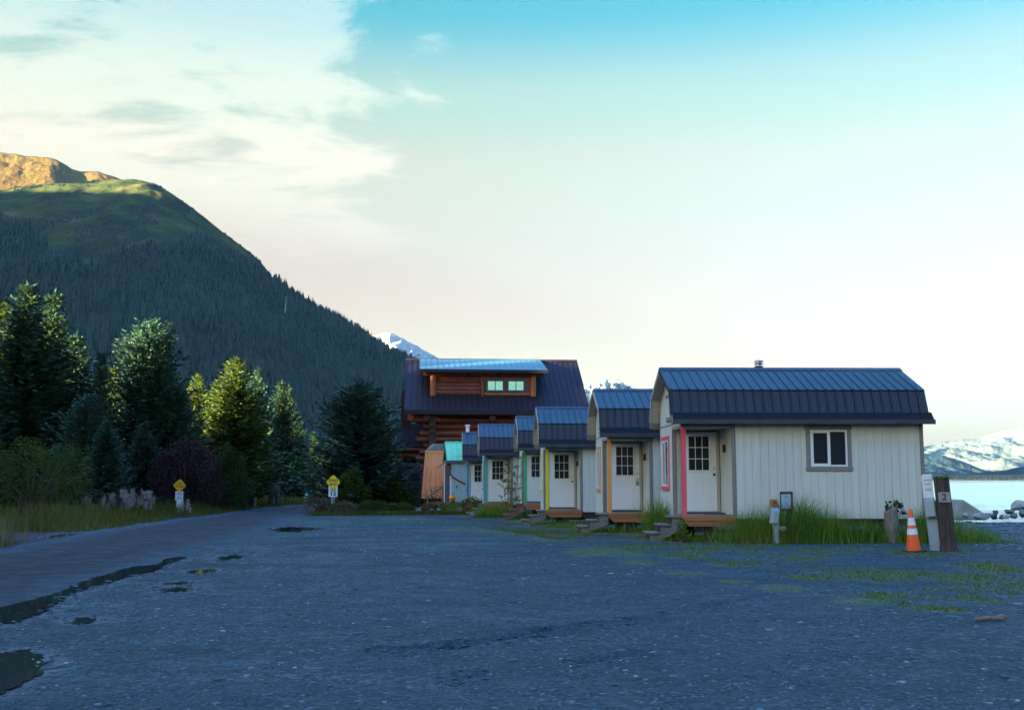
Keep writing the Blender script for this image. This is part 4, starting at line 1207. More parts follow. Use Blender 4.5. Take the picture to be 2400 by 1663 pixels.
    for x, r in ((dx0, .20), (4.9, .10), (dx1, .19)):
        MB().tube([(x, dv - .10, dz0 - .12), (x, dv - .10, dz1 + .1)], [r, r * .93], 14).build('post', m_logend if r > .15 else m_log, dm, smooth=True)
    MB().box(4.9, dx1 - .1, dv - .06, dv - .001, dz0 - .02, dz0 + .12).build('sill_board', m_logend, dm)
    MB().tube([(ex0 + .25, dv - .18, dz1 + .12), (ex1 - .25, dv - .18, dz1 + .12)], .17, 12).build('plate_log', m_log, dm, smooth=True)
    for x in (1.25, 2.02, 3.0, 4.0, 5.0, 6.0, 6.95, 7.9, 8.6):
        MB().tube([(x, ev + .22, ez - .16), (x, dv + .8, ez + .10)], .17 if x in (2.02, 5.0) else .14, 12).build('purlin', m_logdark, dm, smooth=True)
    for x0 in (5.12, 6.45):
        w = link('window', None, dm, (x0, dv - .07, dz0 + .16))
        Wd, Hd = 1.20, .82
        fr = MB(); f = .09
        fr.box(0, Wd, -.04, .03, 0, f); fr.box(0, Wd, -.04, .03, Hd - f, Hd); fr.box(0, f, -.038, .03, f, Hd - f); fr.box(Wd - f, Wd, -.038, .03, f, Hd - f)
        fr.build('frame', mat('slate_window_frame', (.05, .075, .10), .5), w, bevel=.004)
        MB().box(f, Wd - f, -.025, .03, f, f + .035).box(f, Wd - f, -.025, .03, Hd - f - .035, Hd - f).box(f, f + .035, -.024, .03, f + .035, Hd - f - .035).box(Wd - f - .035, Wd - f, -.024, .03, f + .035, Hd - f - .035).box(Wd / 2 - .022, Wd / 2 + .022, -.026, .03, f + .035, Hd - f - .035).build('sash', m_black, w)
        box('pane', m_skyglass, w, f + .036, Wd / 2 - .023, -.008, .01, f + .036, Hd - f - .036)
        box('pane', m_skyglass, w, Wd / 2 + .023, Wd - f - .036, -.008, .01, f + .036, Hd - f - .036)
    nd = 22; dw = (ex1 - ex0) / nd
    def dpan():
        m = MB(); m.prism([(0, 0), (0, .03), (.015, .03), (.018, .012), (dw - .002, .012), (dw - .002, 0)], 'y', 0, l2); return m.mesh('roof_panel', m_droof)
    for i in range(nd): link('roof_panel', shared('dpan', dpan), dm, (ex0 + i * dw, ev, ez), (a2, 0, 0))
    MB().prism([(ev + .02, ez - .01), (ev + .02, ez - .14), (top_v - .4, top_z - .25), (top_v, top_z - .02)], 'x', ex0 + .03, ex1 - .03).build('roof_deck', m_logdark, dm)
    MB().box(ex0 - .01, ex1 + .01, ev - .045, ev - .004, ez - .18, ez + .03).build('fascia', m_hroof, dm)
    # dormer cheeks
    for x in (dx0 + .02, dx1 - .1):
        MB().prism([(dv + .1, dz0 - .2), (dv + .1, dz1 + .1), (top_v - .5, top_z - .35), (top_v - .7, ze + sl * (top_v - .7) - .3)], 'x', x, x + .08).build('cheek_wall', m_log, dm)
    # wing at the far left: lower roofs of dark metal
    wg = link('wing', None, h)
    MB().prism([(4.2, 7.3), (4.28, 7.3), (4.28, 4.6), (4.2, 4.6)], 'x', -.30, .3).build('roof_edge', m_hroof, wg)
    for i in range(6):
        link('roof_panel', pan(.36, 2.2), wg, (-.55 + i * .36, 2.9, 3.55), (R(44), 0, 0))
    MB().tube([(-.6, 3.0, 3.35), (1.8, 3.0, 3.35)], .17, 10).build('purlin', m_log, wg, smooth=True)
    MB().tube([(-.5, 3.3, 3.05), (1.8, 3.3, 3.05)], .15, 10).build('purlin', m_logend, wg, smooth=True)
    MB().tube([(-.2, 3.1, -.6), (-.2, 3.1, 3.2)], .13, 10).build('post', m_log, wg, smooth=True)
    MB().box(-.3, 1.7, 4.4, 4.6, -.6, 4.6).build('wall', m_darkwood, wg)
    return h
log_house()

# ------------------------------------------------------------------ little sheds beyond the cabins
m_blueshed = mat('pale_blue_boards', (0.34, 0.53, 0.63), 0.75, var=0.12, vscale=2, stretch=(5, 5, .7), objvar=0.06)
m_greenroof = mat('sea_green_metal_roof', (0.22, 0.72, 0.43), 0.45, var=0.08, objvar=0.05)
m_greysiding = mat('grey_lap_siding', (0.105, 0.115, 0.145), 0.8, var=0.12, objvar=0.06)
m_orange = mat('orange_corrugated_metal', (0.88, 0.34, 0.15), 0.5, var=0.13, vscale=2, stretch=(4, 4, .5), objvar=0.07)
m_shingle = mat('stone_shingle', (0.13, 0.125, 0.10), 0.9, var=0.3, vscale=9, objvar=0.3)
def blue_shed():
    Ys = 60.0
    p = unproj(1056, 1176, Ys)
    zb = p.z
    s = thing('garden_shed', 'pale blue board shed with sea green metal roof next to the pumpkin', 'shed', (p.x, Ys, zb), R(9))
    Wd, H, D = 1.05, 2.32, 2.0
    wall = MB().box(0, Wd, 0.02, .1, 0, H).build('wall', m_wallcore, s)
    n = 5; bw = Wd / n
    for i in range(n): box('board', m_blueshed, wall, i * bw + .006, (i + 1) * bw - .006, -.004, .019, 0, H)
    sw = MB().box(-.02, .06, .1, D, 0, H).build('side_wall', m_wallcore, s)
    for i in range(14): box('lap_board', m_greysiding, sw, -.045, -.021, .1, D, i * .166, i * .166 + .155)
    MB().box(.06, Wd, D - .08, D - .002, 0, H).build('back_wall', m_greysiding, s)
    box('corner_board', m_white, s, -.05, .03, -.03, -.0045, 0, H, .004)
    rf = link('roof', None, s)
    rise, run = 1.02, 1.15
    an = math.atan2(rise, run); ln = math.hypot(rise, run)
    n = 4; rw = 1.25 / n
    def pm():
        m = MB(); m.prism([(0, 0), (0, .035), (.02, .035), (.03, .012), (rw - .003, .012), (rw - .003, 0)], 'y', 0, ln); return m.mesh('roof_panel', m_greenroof)
    for i in range(n): link('roof_panel', shared('gpan', pm), rf, (-.25 + i * rw, -.18, H - .02), (an, 0, 0))
    MB().prism([(-.17, H - .03), (-.17, H - .14), (run - .18, H + rise - .14), (2 * run - .18, H - .14), (2 * run - .18, H - .03), (run - .18, H + rise - .03)], 'x', -.24, .98).build('roof_deck', m_greysiding, rf)
    MB().prism([(run - .18, H + rise - .02), (2 * run - .18, H - .02), (2 * run - .18, H + .01), (run - .18, H + rise + .01)], 'x', -.25, 1.0).build('back_sheet', m_greenroof, rf)
    MB().tube([(-.26, run - .18, H + rise + .01), (1.0, run - .18, H + rise + .01)], .05, 8).build('ridge_cap', m_greenroof, rf)
    MB().lathe([(.05, 0), (.05, .22), (.10, .23), (.10, .28), (.02, .3)], (.45, run + .1, H + rise - .2), 12).build('vent_pipe', m_steel, s, smooth=True)
    # little pent roof on the left, over the side door
    MB().prism([(-.75, 1.88), (-.70, 1.95), (-.04, 2.42), (-.04, 2.33)], 'y', .0, 1.3).build('pent_roof', m_greywood, s)
    box('door_frame', m_white, s, -.36, -.31, .12, .2, -.02, 2.0)
    box('door_frame', m_greysiding, s, -.30, -.05, .14, .2, -.02, 2.02)
    # lattice skirt below the garland
    lat = MB()
    for i in range(8):
        x = .02 + i * .14
        lat.add([(x, -.012, 0), (x + .02, -.012, 0), (min(x + .5, 1.04), -.012, (min(x + .5, 1.04) - x) * 1.4), (min(x + .48, 1.02), -.012, (min(x + .48, 1.02) - x) * 1.4)], [(0, 1, 2, 3)])
    MB().box(.30, .34, -.03, -.0045, .75, .95).build('handle', m_black, s)
    # garland of red and brown
    gp = [(.0, -.06, 2.28), (-.02, -.06, 2.0), (-.06, -.06, 1.7), (-.02, -.06, 1.5), (.12, -.06, 1.38), (.35, -.05, 1.24), (.6, -.05, 1.10), (.85, -.05, .98), (1.02, -.05, .92)]
    gar = MB(); rg = random.Random(4)
    for a, b_ in zip(gp[:-1], gp[1:]):
        A, B = Vector(a), Vector(b_); k = max(2, int((B - A).length / .06))
        for j in range(k):
            q = A.lerp(B, j / k) + Vector((rg.uniform(-.015, .015), rg.uniform(-.02, .01), rg.uniform(-.015, .015)))
            gar.lathe([(.01, -.04), (.045, -.015), (.045, .02), (.01, .045)], q, 6)
    o = gar.build('garland', leaf_mat('autumn_garland', (.16, .02, .02), (.26, .10, .08), trans=0), None)
    o.matrix_world = Matrix.Translation((p.x, Ys, zb)) @ Matrix.Rotation(R(9), 4, 'Z')
    tag(o, 'red autumn garland hung down and across the pale blue shed', 'garland')
    return s, p
shed, shed_p = blue_shed()

def orange_hut():
    Yh = 62.5
    p = unproj(988, 1167, Yh)
    h = thing('orange_hut', 'leaning hut clad in orange corrugated metal in front of the log house', 'hut', (p.x, Yh, p.z), R(6))
    Wd, H = 1.32, 2.66
    n = 13; rib = Wd / n
    wall = link('cladding', None, h)
    for i in range(n):
        x0, x1 = i * rib, (i + 1) * rib
        t0, t1 = x0 * .93 + .20, x1 * .93 + .20
        d = .03
        m = MB().add([(x0, 0, 0), (x0 + rib * .5, -d, 0), (x1, 0, 0), (t0, .34, H), (t0 + rib * .46, .34 - d, H), (t1, .34, H), (x0, .05, 0), (x1, .05, 0), (t0, .39, H), (t1, .39, H)],
                     [(0, 1, 4, 3), (1, 2, 5, 4), (6, 8, 9, 7), (0, 3, 8, 6), (2, 7, 9, 5)])
        m.build('metal_sheet', m_orange, wall)
    MB().add([(-.01, .05, 0), (-.01, 1.6, 0), (.2, 1.4, H), (.19, .39, H), (Wd, .051, 0), (Wd, 1.6, 0), (Wd * .93 + .2, 1.4, H), (Wd * .93 + .2, .391, H)],
             [(0, 3, 2, 1), (4, 5, 6, 7), (1, 2, 6, 5), (0, 1, 5, 4), (3, 7, 6, 2)]).build('body', m_orange, h)
    MB().box(.17, Wd + .18, .28, .36, H - .02, H + .10).build('top_flashing', m_orange, h, bevel=.01)
    rf = MB().add([(.2, .36, H + .10), (Wd + .2, .36, H + .10), (Wd + .2, .95, H + .52), (.62, .95, H + .52), (.2, 1.5, H + .1), (Wd + .2, 1.5, H + .1)], [(0, 1, 2, 3), (0, 3, 4), (3, 2, 5, 4), (1, 5, 2), (0, 4, 5, 1)]).build('roof', mat('tan_board', (.35, .22, .10), .8), h)
    rg = random.Random(3)
    an = math.atan2(.42, .59)
    for r in range(4):
        v = .37 + .14 * r
        x = .42 + .12 * r
        while x < Wd + .12:
            w = rg.uniform(.10, .2)
            me = boxm('shingle', m_shingle, round(w - .012, 2), .16, .025)
            link('shingle', me, rf, (x, v, H + .105 + (v - .36) * .712 + .012), (an + rg.uniform(-.03, .06), 0, 0)); x += w
    MB().box(-.06, .02, .1, .3, -.7, 0.02).build('footing', m_darkwood, h)
    MB().box(Wd - .1, Wd, .1, .3, -.7, 0.02).build('footing', m_darkwood, h)
    MB().box(0.02, Wd - .11, .6, 1.2, -.7, .01).build('footing', m_darkwood, h)
orange_hut()

def little_deck():
    Yd = 59.0
    p = unproj(1006, 1178, Yd); ppm = 2500 / Yd
    z = p.z
    gr_ = g(p.x, Yd)
    d = thing('deck', 'low reddish deck with a slanting grey handrail before the orange hut', 'deck', (p.x, Yd, z), R(6))
    for i in range(8): box('deck_board', m_redwood, d, 0, 1.25, .0 + i * .14, .13 + i * .14, -.02, .02, .004)
    box('rim_board', m_redwood, d, -.02, 1.27, -.04, -.003, -.16, .015, .005)
    for x in (.05, 1.1):
        for y in (.02, .9): box('post', m_darkwood, d, x, x + .1, y, y + .1, gr_ - z - .1, -.021)
    MB().add([(-.18, .05, .18), (.78, .05, .86), (.78, .05, .98), (-.18, .05, .30), (-.18, .1, .18), (.78, .1, .86), (.78, .1, .98), (-.18, .1, .30)],
             [(0, 1, 2, 3), (7, 6, 5, 4), (0, 4, 5, 1), (3, 2, 6, 7), (0, 3, 7, 4), (1, 5, 6, 2)]).build('handrail', m_greywood, d)
    box('rail_post', m_greywood, d, .70, .78, .11, .18, .02, .9)
    box('rail_post', m_greywood, d, -.12, -.05, .11, .18, -.5, .24)
    s = thing('wooden_steps', 'grey wooden steps down from the low reddish deck', 'steps', (p.x, Yd, z), R(6), 'wooden porch steps')
    n = 3; rise = (z - gr_) / n
    for k in range(n):
        box('tread', m_greywood, s, -.34 - .42 * k, -.03 - .36 * k, -.05, .8, -.02 - rise * (k + .6), .02 - rise * (k + .6), .005)
    for vy in (.0, .72):
        MB().prism([(0, -.22), (0, -.03), (-1.15, gr_ - z + .03), (-1.15, gr_ - z - .05), (-.9, gr_ - z - .05)], 'y', vy, vy + .04).build('stringer', m_greywood, s)
    # pumpkin on the deck
    pk = thing('pumpkin', 'round orange pumpkin at the foot of the pale blue shed', 'pumpkin', tuple(unproj(1061, 1173, Yd - .2)))
    n = 32; v, f = [], []
    for i in range(9):
        t = math.pi * i / 8
        for k in range(n):
            a = 2 * math.pi * k / n
            r = .20 * math.sin(t) * (1 + .07 * abs(math.sin(4.5 * a))) + .002
            v.append((r * math.cos(a), r * math.sin(a), .165 - .165 * math.cos(t) * (1 - .15 * math.cos(t) ** 4)))
    for i in range(8):
        for k in range(n): f.append((i * n + k, i * n + (k + 1) % n, (i + 1) * n + (k + 1) % n, (i + 1) * n + k))
    MB().add(v, f).build('flesh', mat('pumpkin_skin', (.92, .30, .02), .5, var=.15), pk, smooth=True)
    MB().tube([(0, 0, .30), (.01, 0, .36), (.05, .01, .40)], [.03, .02, .024], 7).build('stalk', mat('pumpkin_stalk', (.12, .10, .04), .8), pk)
    zt = pk.location.z
    o = MB().tube([(0, 0, gr_ - zt - .1), (0, 0, 0.005)], .13, 10).build('stump', m_darkwood, None, (pk.location.x, pk.location.y, zt))
    tag(o, 'short dark log block under the orange pumpkin', 'stump')
little_deck()

def fence():
    Yf = 66.6
    a = unproj(900, 1092, Yf + 0.6); b_ = unproj(992, 1088, Yf - .3)
    ln = (b_ - a).xy.length; az = math.atan2(b_.y - a.y, b_.x - a.x)
    zt = b_.z; z0 = g(a.x, Yf) - .1
    f = thing('board_fence', 'tall grey weathered board fence between the spruce and the log house', 'fence', (a.x, a.y, 0), az)
    n = int(ln / .15)
    for i in range(n): box('fence_board', m_greyfence, f, i * .15, i * .15 + .138, 0, .025, z0, zt + rng.uniform(-.06, .10), .004)
    for zz in (zt - .1, zt - 0.75, zt - 1.4): box('rail', m_greyfence, f, 0, ln, -.05, -.002, zz - .09, zz)
    for x in (.1, ln * .55, ln - .1): box('post', m_greyfence, f, x, x + .1, -.155, -.052, z0, zt + .05)
m_greyfence = mat('old_grey_fence', (0.11, 0.115, 0.135), .9, var=.3, vscale=3, stretch=(8, 8, .8), objvar=0.2)
fence()
# ------------------------------------------------------------------ trees
m_bark = mat('spruce_bark', (0.075, 0.055, 0.042), 0.9, var=0.4, vscale=6, stretch=(3, 3, .6), bump=0.6, bscale=12)
m_spruce = leaf_mat('spruce_needles', (0.013, 0.040, 0.024), (0.056, 0.120, 0.058), (0.13, 0.165, 0.045), trans=0.18, vscale=0.9)
m_spruce2 = leaf_mat('blue_spruce_needles', (0.015, 0.046, 0.036), (0.062, 0.135, 0.085), (0.12, 0.165, 0.055), trans=0.15, vscale=0.9)
m_spruce3 = leaf_mat('sunlit_yellow_needles', (0.022, 0.050, 0.012), (0.10, 0.155, 0.025), (0.20, 0.23, 0.04), trans=0.25, vscale=0.9)  # yellow of the sunlit trees put into the needle colour

def quads_mesh(name, Q, material):
    Q = np.asarray(Q, dtype=np.float32).reshape(-1, 3)
    f = np.arange(len(Q), dtype=np.int32).reshape(-1, 4)
    me = new_mesh(name, Q, f); me.materials.append(material); return me

def spruce_proto(seed, material, H=10.0, Rr=2.7, droop=0.25, dens=1.0, lean=0.0, low=0.05, ex=0.92):
    """trunk with limbs and a crown of small needle sprays set along whorled branches"""
    rg = random.Random(seed)
    Q = []
    tk = MB()
    tk.tube([(0, 0, -0.4), (0.02, 0, H * .3), (-.02, .01, H * .65), (lean, 0, H * .985)], [.17, .125, .07, .012], 8)
    z = H * low
    UP = Vector((0, 0, 1))
    while z < H * 0.985:
        t = z / H
        n = rg.randint(6, 9) if t < .85 else rg.randint(4, 6)
        base = Rr * (1 - t) ** ex * (0.55 + 0.45 * min(1, (t + .02) / .12)) + 0.06
        for k in range(n):
            a = 2 * math.pi * (k + rg.random() * .8) / n + rg.random()
            ln = base * rg.uniform(.68, 1.14)
            if rg.random() < .07: ln *= 1.2
            rise = (0.55 * t + 0.10 - droop * (1 - t)) + rg.uniform(-.12, .12)
            d = Vector((math.cos(a), math.sin(a), 0)); side = Vector((-d.y, d.x, 0))
            m = max(3, int(ln / .17 * dens))
            z0 = z + rg.uniform(-.1, .1)
            prev = None
            for j in range(m + 1):
                s_ = (j + .3) / (m + .3)
                p = d * (ln * s_) + UP * (z0 + ln * (rise * s_ + 0.22 * s_ * s_ - 0.10 * math.sin(s_ * 3.1)))
                if j in (0, m) : pass
                w_ = (1 - s_ * .65)
                for q in range(3 if s_ < .9 else 4):
                    ang = (1.0 if q == 0 else -1.0 if q == 1 else 0.0) * rg.uniform(.55, 1.15) + (rg.uniform(-.5, .5) if q > 1 else 0)
                    dirv = (d * math.cos(ang) + side * math.sin(ang)) + UP * (rise * .8 + rg.uniform(-.38, .30))
                    dirv.normalize()
                    L0 = (0.20 + 0.32 * w_ * min(1, ln / 1.2)) * rg.uniform(.7, 1.25) / dens ** .3
                    wd = L0 * rg.uniform(.16, .26)
                    nrm = dirv.cross(UP)
                    if nrm.length < .05: nrm = side.copy()
                    nrm.normalize()
                    roll = rg.uniform(-.9, .9)
                    wv = (nrm * math.cos(roll) + dirv.cross(nrm) * math.sin(roll)) * wd
                    b0 = p + Vector((rg.uniform(-.05, .05), rg.uniform(-.05, .05), rg.uniform(-.06, .05)))
                    Q += [b0, b0 + dirv * L0 * .45 + wv, b0 + dirv * L0, b0 + dirv * L0 * .5 - wv - UP * (.02)]
            if ln > .7 and rg.random() < .5:
                e = d * (ln * .8) + UP * (z0 + ln * (rise * .8 + .22 * .64 - .06))
                tk.tube([(0, 0, z0), tuple(e)], [.03 * (1 - t) + .008, .006], 4, caps=False)
        z += rg.uniform(.15, .24) * (H / 10)
    for j in range(5):        # leader
        b0 = Vector((lean, 0, H * (.955 + .01 * j)))
        a = rg.random() * 6.28; dv = Vector((math.cos(a) * .35, math.sin(a) * .35, 1)).normalized()
        wv = Vector((-math.sin(a), math.cos(a), 0)) * .03
        Q += [b0, b0 + dv * .14 + wv, b0 + dv * .32, b0 + dv * .14 - wv]
    crown = quads_mesh('crown', [tuple(v) for v in Q], material)
    trunk = tk.mesh('trunk', m_bark, smooth=True)
    return crown, trunk
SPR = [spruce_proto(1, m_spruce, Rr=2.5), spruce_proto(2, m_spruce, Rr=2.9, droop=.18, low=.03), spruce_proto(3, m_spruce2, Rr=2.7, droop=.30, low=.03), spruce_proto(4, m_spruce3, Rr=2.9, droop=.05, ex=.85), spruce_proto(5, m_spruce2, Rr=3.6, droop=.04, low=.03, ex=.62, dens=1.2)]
def spruce(px, top, Y, wide, proto, label, group, rot=None, name='spruce_tree'):
    p = unproj(px, top, Y); z0 = g(p.x, Y)
    H = p.z - z0
    t = thing(name, label, 'tree', (p.x, Y, z0), rng.uniform(0, 6.28) if rot is None else rot, group)
    cr, tr = SPR[proto]
    sc = (H / 10 * wide, H / 10 * wide, H / 10)
    link('crown', cr, t, scale=sc); link('trunk', tr, t, scale=sc)
    return t
TG = 'spruces along the far side of the road'
TREES = [
 # px, top y, depth, width, prototype, label
 (65, 668, 60, 1.2, 1, 'tallest spruce at the left edge with a sunlit tip'),
 (128, 684, 63, 1.1, 0, 'tall dark spruce just right of the tallest one'),
 (-8, 700, 70, 1.1, 3, 'yellow-tipped spruce cut off by the left edge of the picture'),
 (-60, 760, 56, 1.0, 1, 'dark spruce mostly outside the left edge'),
 (182, 782, 66, 1.1, 0, 'spruce with a yellow tip right of the two tallest spruces'),
 (240, 822, 62, 0.75, 0, 'slim green spruce standing behind the young blue spruces'),
 (268, 862, 80, 0.8, 3, 'small bright yellow treetop left of the round-topped spruce'),
 (354, 754, 68, 0.95, 4, 'pale-tipped blue spruce standing alone above the plum bush'),
 (378, 790, 66, 0.9, 0, 'dark spruce half hidden behind the pale-tipped blue spruce'),
 (464, 876, 92, 0.9, 3, 'bright yellow treetop between the blue spruce and the sunlit spruce'),
 (552, 838, 74, 1.3, 3, 'broad spruce lit golden by the sun on its left side'),
 (604, 864, 90, 1.05, 2, 'spruce close behind the golden sunlit spruce'),
 (660, 893, 97, 1.1, 0, 'slender dark spruce beside the bend of the road'),
 (676, 905, 101, 0.9, 0, 'dark spruce with twin tip behind the slender one'),
 (838, 898, 63.5, 1.5, 4, 'wide blue-green spruce in front of the log house behind the dead end sign'),
 (893, 950, 70, 0.9, 3, 'small spruce with a yellow top between the wide spruce and the log house'),
 (208, 928, 52, 1.05, 4, 'young blue spruce with a thin leader behind the willow'),
 (338, 992, 60, 1.45, 2, 'small blue spruce beside the no outlet sign'),
 (412, 905, 67, 0.9, 4, 'mid-sized blue spruce right behind the plum bush'),
 (250, 985, 50, 1.3, 2, 'squat young blue spruce between two taller young ones'),
]
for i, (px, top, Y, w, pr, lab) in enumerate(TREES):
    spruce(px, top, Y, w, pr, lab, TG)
for px, top, Y in ((20, 860, 84), (150, 880, 90), (300, 905, 96), (430, 930, 104), (500, 925, 100), (590, 940, 104), (640, 960, 110), (700, 985, 118), (735, 1010, 128), (770, 1035, 135), (90, 830, 80), (215, 900, 88), (350, 930, 96), (540, 985, 112), (690, 960, 100), (905, 1005, 90), (800, 1010, 105), (860, 1015, 95), (945, 1040, 88)):
    spruce(px, top, Y, rng.uniform(.95, 1.25), rng.choice((0, 1)), 'dark spruce filling the shaded woods behind the front trees', 'shaded woods behind the front trees')

# ------------------------------------------------------------------ broad-leaved shrubs
def shrub_mesh(seed, lobes, n, size, material, droop=0.0, shell=0.55):
    """leaves spread through uneven lobes (centre, radii)"""
    rg = np.random.default_rng(seed)
    Q = []
    vol = np.array([l[1][0] * l[1][1] * l[1][2] for l in lobes]); pr = vol ** .8; pr /= pr.sum()
    ks = rg.choice(len(lobes), n, p=pr)
    for k in ks:
        (cx, cy_, cz), (rx, ry, rz) = lobes[k]
        v = rg.normal(size=3); v /= np.linalg.norm(v)
        r = (shell + (1 - shell) * rg.random()) * (1 + .18 * math.sin(5 * v[0] + seed) * math.cos(4 * v[2] + k)) * (1 if rg.random() > .06 else 1.18)
        p = Vector((cx + rx * v[0] * r, cy_ + ry * v[1] * r, cz + rz * v[2] * r))
        if p.z < 0.02: continue
        d = Vector((v[0], v[1], v[2] * .6 + .2 - droop)) + Vector(rg.normal(size=3) * .55); d.normalize()
        s = d.cross(Vector(rg.normal(size=3))); s.normalize()
        L0 = size * rg.uniform(.6, 1.35)
        Q += [p, p + d * L0 * .5 + s * L0 * .27, p + d * L0, p + d * L0 * .5 - s * L0 * .27]
    return quads_mesh('crown', [tuple(q) for q in Q], material)
def stems_mesh(seed, n, h, spread, r0=.03, material=None):
    rg = random.Random(seed); m = MB()
    for _ in range(n):
        a = rg.random() * 6.28; s = rg.uniform(.2, 1) * spread
        hh = h * rg.uniform(.6, 1)
        p1 = (math.cos(a) * s * .3, math.sin(a) * s * .3, hh * .5); p2 = (math.cos(a) * s, math.sin(a) * s, hh)
        m.tube([(math.cos(a) * .08, math.sin(a) * .08, -.1), p1, p2], [r0, r0 * .7, r0 * .25], 5, caps=False)
    return m.mesh('stems', material or m_bark)
m_willow = leaf_mat('willow_leaves', (0.028, 0.050, 0.010), (0.085, 0.125, 0.020), (0.16, 0.16, 0.03), trans=0.3)
m_plum = leaf_mat('purple_plum_leaves', (0.018, 0.008, 0.014), (0.055, 0.020, 0.034), trans=0.12)
m_shrub = leaf_mat('dark_shrub_leaves', (0.018, 0.038, 0.012), (0.055, 0.090, 0.018), (0.11, 0.13, 0.02), trans=0.25)
m_lime = leaf_mat('lime_leaves', (0.06, 0.10, 0.008), (0.16, 0.22, 0.015), trans=0.3)
m_twig = mat('bare_twigs', (0.10, 0.075, 0.06), .9, var=.3)
def shrub(name, label, px, Y, lobes, n, size, material, seed, stems=(9, 1.5, .7), cat='shrub', base=None, group=None, droop=0.0, shell=.55):
    p = unproj(px, 1150, Y)
    t = thing(name, label, cat, (p.x, Y, g(p.x, Y) if base is None else base), 0, group)
    link('crown', shrub_mesh(seed, lobes, n, size, material, droop, shell), t)
    link('stems', stems_mesh(seed, stems[0], stems[1], stems[2], material=m_twig if len(stems) > 3 else None), t)
    return t
shrub('willow_shrub', 'round green willow thicket at the left edge of the picture', 75, 46,
      [((-1.7, 0, 1.5), (1.3, 1.2, 1.7)), ((-.4, .3, 2.1), (1.2, 1.2, 1.5)), ((.5, 0, 1.8), (1.0, 1.1, 1.4)), ((1.5, .2, 2.1), (.9, .9, 1.2)), ((1.9, 0, 1.0), (.8, .9, .9)), ((-2.6, 0, 1.8), (1, 1, 1.7))], 15000, .085, m_willow, 5, (34, 2.6, 2.4, 1))
shrub('plum_bush', 'dark purple plum bush behind the no outlet sign', 432, 57.8,
      [((-.9, 0, 2.0), (1.0, 1.0, 1.4)), ((.1, .2, 2.9), (1.1, 1.0, 1.2)), ((.9, 0, 2.3), (1.0, 1, 1.2)), ((1.2, .2, 1.4), (.9, .9, 1.0)), ((-.3, 0, 1.4), (1.2, 1, 1.0)), ((-1.2, .2, 2.6), (.5, .5, .5))], 13000, .10, m_plum, 6, (12, 3.0, 1.1, 1))
shrub('leafy_shrub', 'dark green leafy shrub between the plum bush and the golden spruce', 528, 66,
      [((-.4, 0, 1.6), (.9, .9, 1.7)), ((.4, .2, 2.3), (.8, .8, 1.5)), ((.9, 0, 1.2), (.9, .9, 1.1)), ((0, 0, 3.2), (.6, .6, .9))], 9000, .12, m_shrub, 7)
shrub('leafy_shrub', 'yellowish green shrub at the foot of the slender dark spruce', 690, 93,
      [((-.9, 0, 1.4), (1.0, 1, 1.3)), ((.3, 0, 2.2), (.9, .9, 1.4)), ((1.1, 0, 1.3), (.8, .8, 1.1)), ((.5, 0, 3.2), (.5, .5, .7))], 6500, .15, m_willow, 8)
shrub('leafy_shrub', 'low leafy shrub at the bend of the road left of the trash bin', 540, 70, [((0, 0, 1.2), (1.1, .9, 1.2)), ((-.9, 0, .8), (.8, .7, .8))], 4500, .12, m_shrub, 9)
shrub('leafy_shrub', 'lime-edged bush hugging the dead end sign', 808, 60.2, [((0, 0, 1.2), (.55, .5, 1.1)), ((.5, 0, 1.7), (.5, .5, .9)), ((-.2, 0, .6), (.6, .5, .5)), ((.9, .2, .9), (.6, .6, .7))], 4200, .11, m_willow, 10)
shrub('leafy_shrub', 'bright green bush under the wide spruce near the fence', 905, 62, [((-.7, 0, .9), (.7, .6, .8)), ((.2, 0, 1.5), (.7, .6, .7)), ((.7, 0, .8), (.7, .6, .7)), ((1.3, .2, .6), (.6, .5, .6))], 5600, .13, m_shrub, 11)
shrub('leafy_shrub', 'low green plants at the edge of the gravel below the wide spruce', 850, 58.5, [((-1.0, 0, .22), (1.0, .5, .35)), ((.6, .1, .28), (1.1, .5, .4)), ((1.9, .2, .22), (.9, .5, .35))], 4600, .10, m_willow, 12, (6, .4, 1.0))
shrub('dry_bush', 'brown dry bush at the tip of the grass island by the road', 752, 55, [((-.3, 0, .5), (.6, .45, .5)), ((.6, 0, .4), (.6, .4, .4)), ((1.3, 0, .35), (.5, .4, .35))], 2200, .08, leaf_mat('dry_brown_leaves', (.08, .045, .03), (.20, .13, .09), trans=.2), 13, (40, .9, .9, 1))
# autumn plants in front of the orange hut and below the low deck
shrub('autumn_plant', 'rust and yellow plant growing up against the orange hut', 1015, 60.3, [((-.3, 0, .8), (.25, .2, .5)), ((.2, 0, .9), (.3, .25, .6)), ((.5, 0, 1.2), (.15, .15, .5)), ((0, 0, .4), (.6, .3, .3))], 520, .09, leaf_mat('rust_leaves', (.10, .05, .012), (.28, .15, .03), trans=.3), 14, (9, 1.6, .6, 1))
shrub('autumn_plant', 'reddish brown plants below the edge of the low deck', 1022, 58.3, [((-.4, 0, .25), (.45, .3, .3)), ((.3, 0, .25), (.5, .3, .28)), ((.8, 0, .2), (.4, .3, .25))], 2200, .08, leaf_mat('reddish_leaves', (.08, .03, .015), (.22, .10, .03), trans=.25), 15, (8, .4, .7, 1))
shrub('autumn_plant', 'ochre bush beside the steps of the deep blue post cabin', 1112, 54.5, [((-.2, 0, .45), (.5, .4, .45)), ((.4, 0, .4), (.5, .4, .4))], 2600, .08, leaf_mat('ochre_leaves', (.10, .07, .015), (.24, .17, .03), trans=.3), 16, (8, .6, .5, 1))
shrub('lime_plant', 'bright lime weed beside the steps below the pink post', 1597, 25.95, [((0, 0, .28), (.12, .10, .22)), ((.03, 0, .14), (.16, .12, .14))], 260, .07, m_lime, 17, (4, .4, .08))

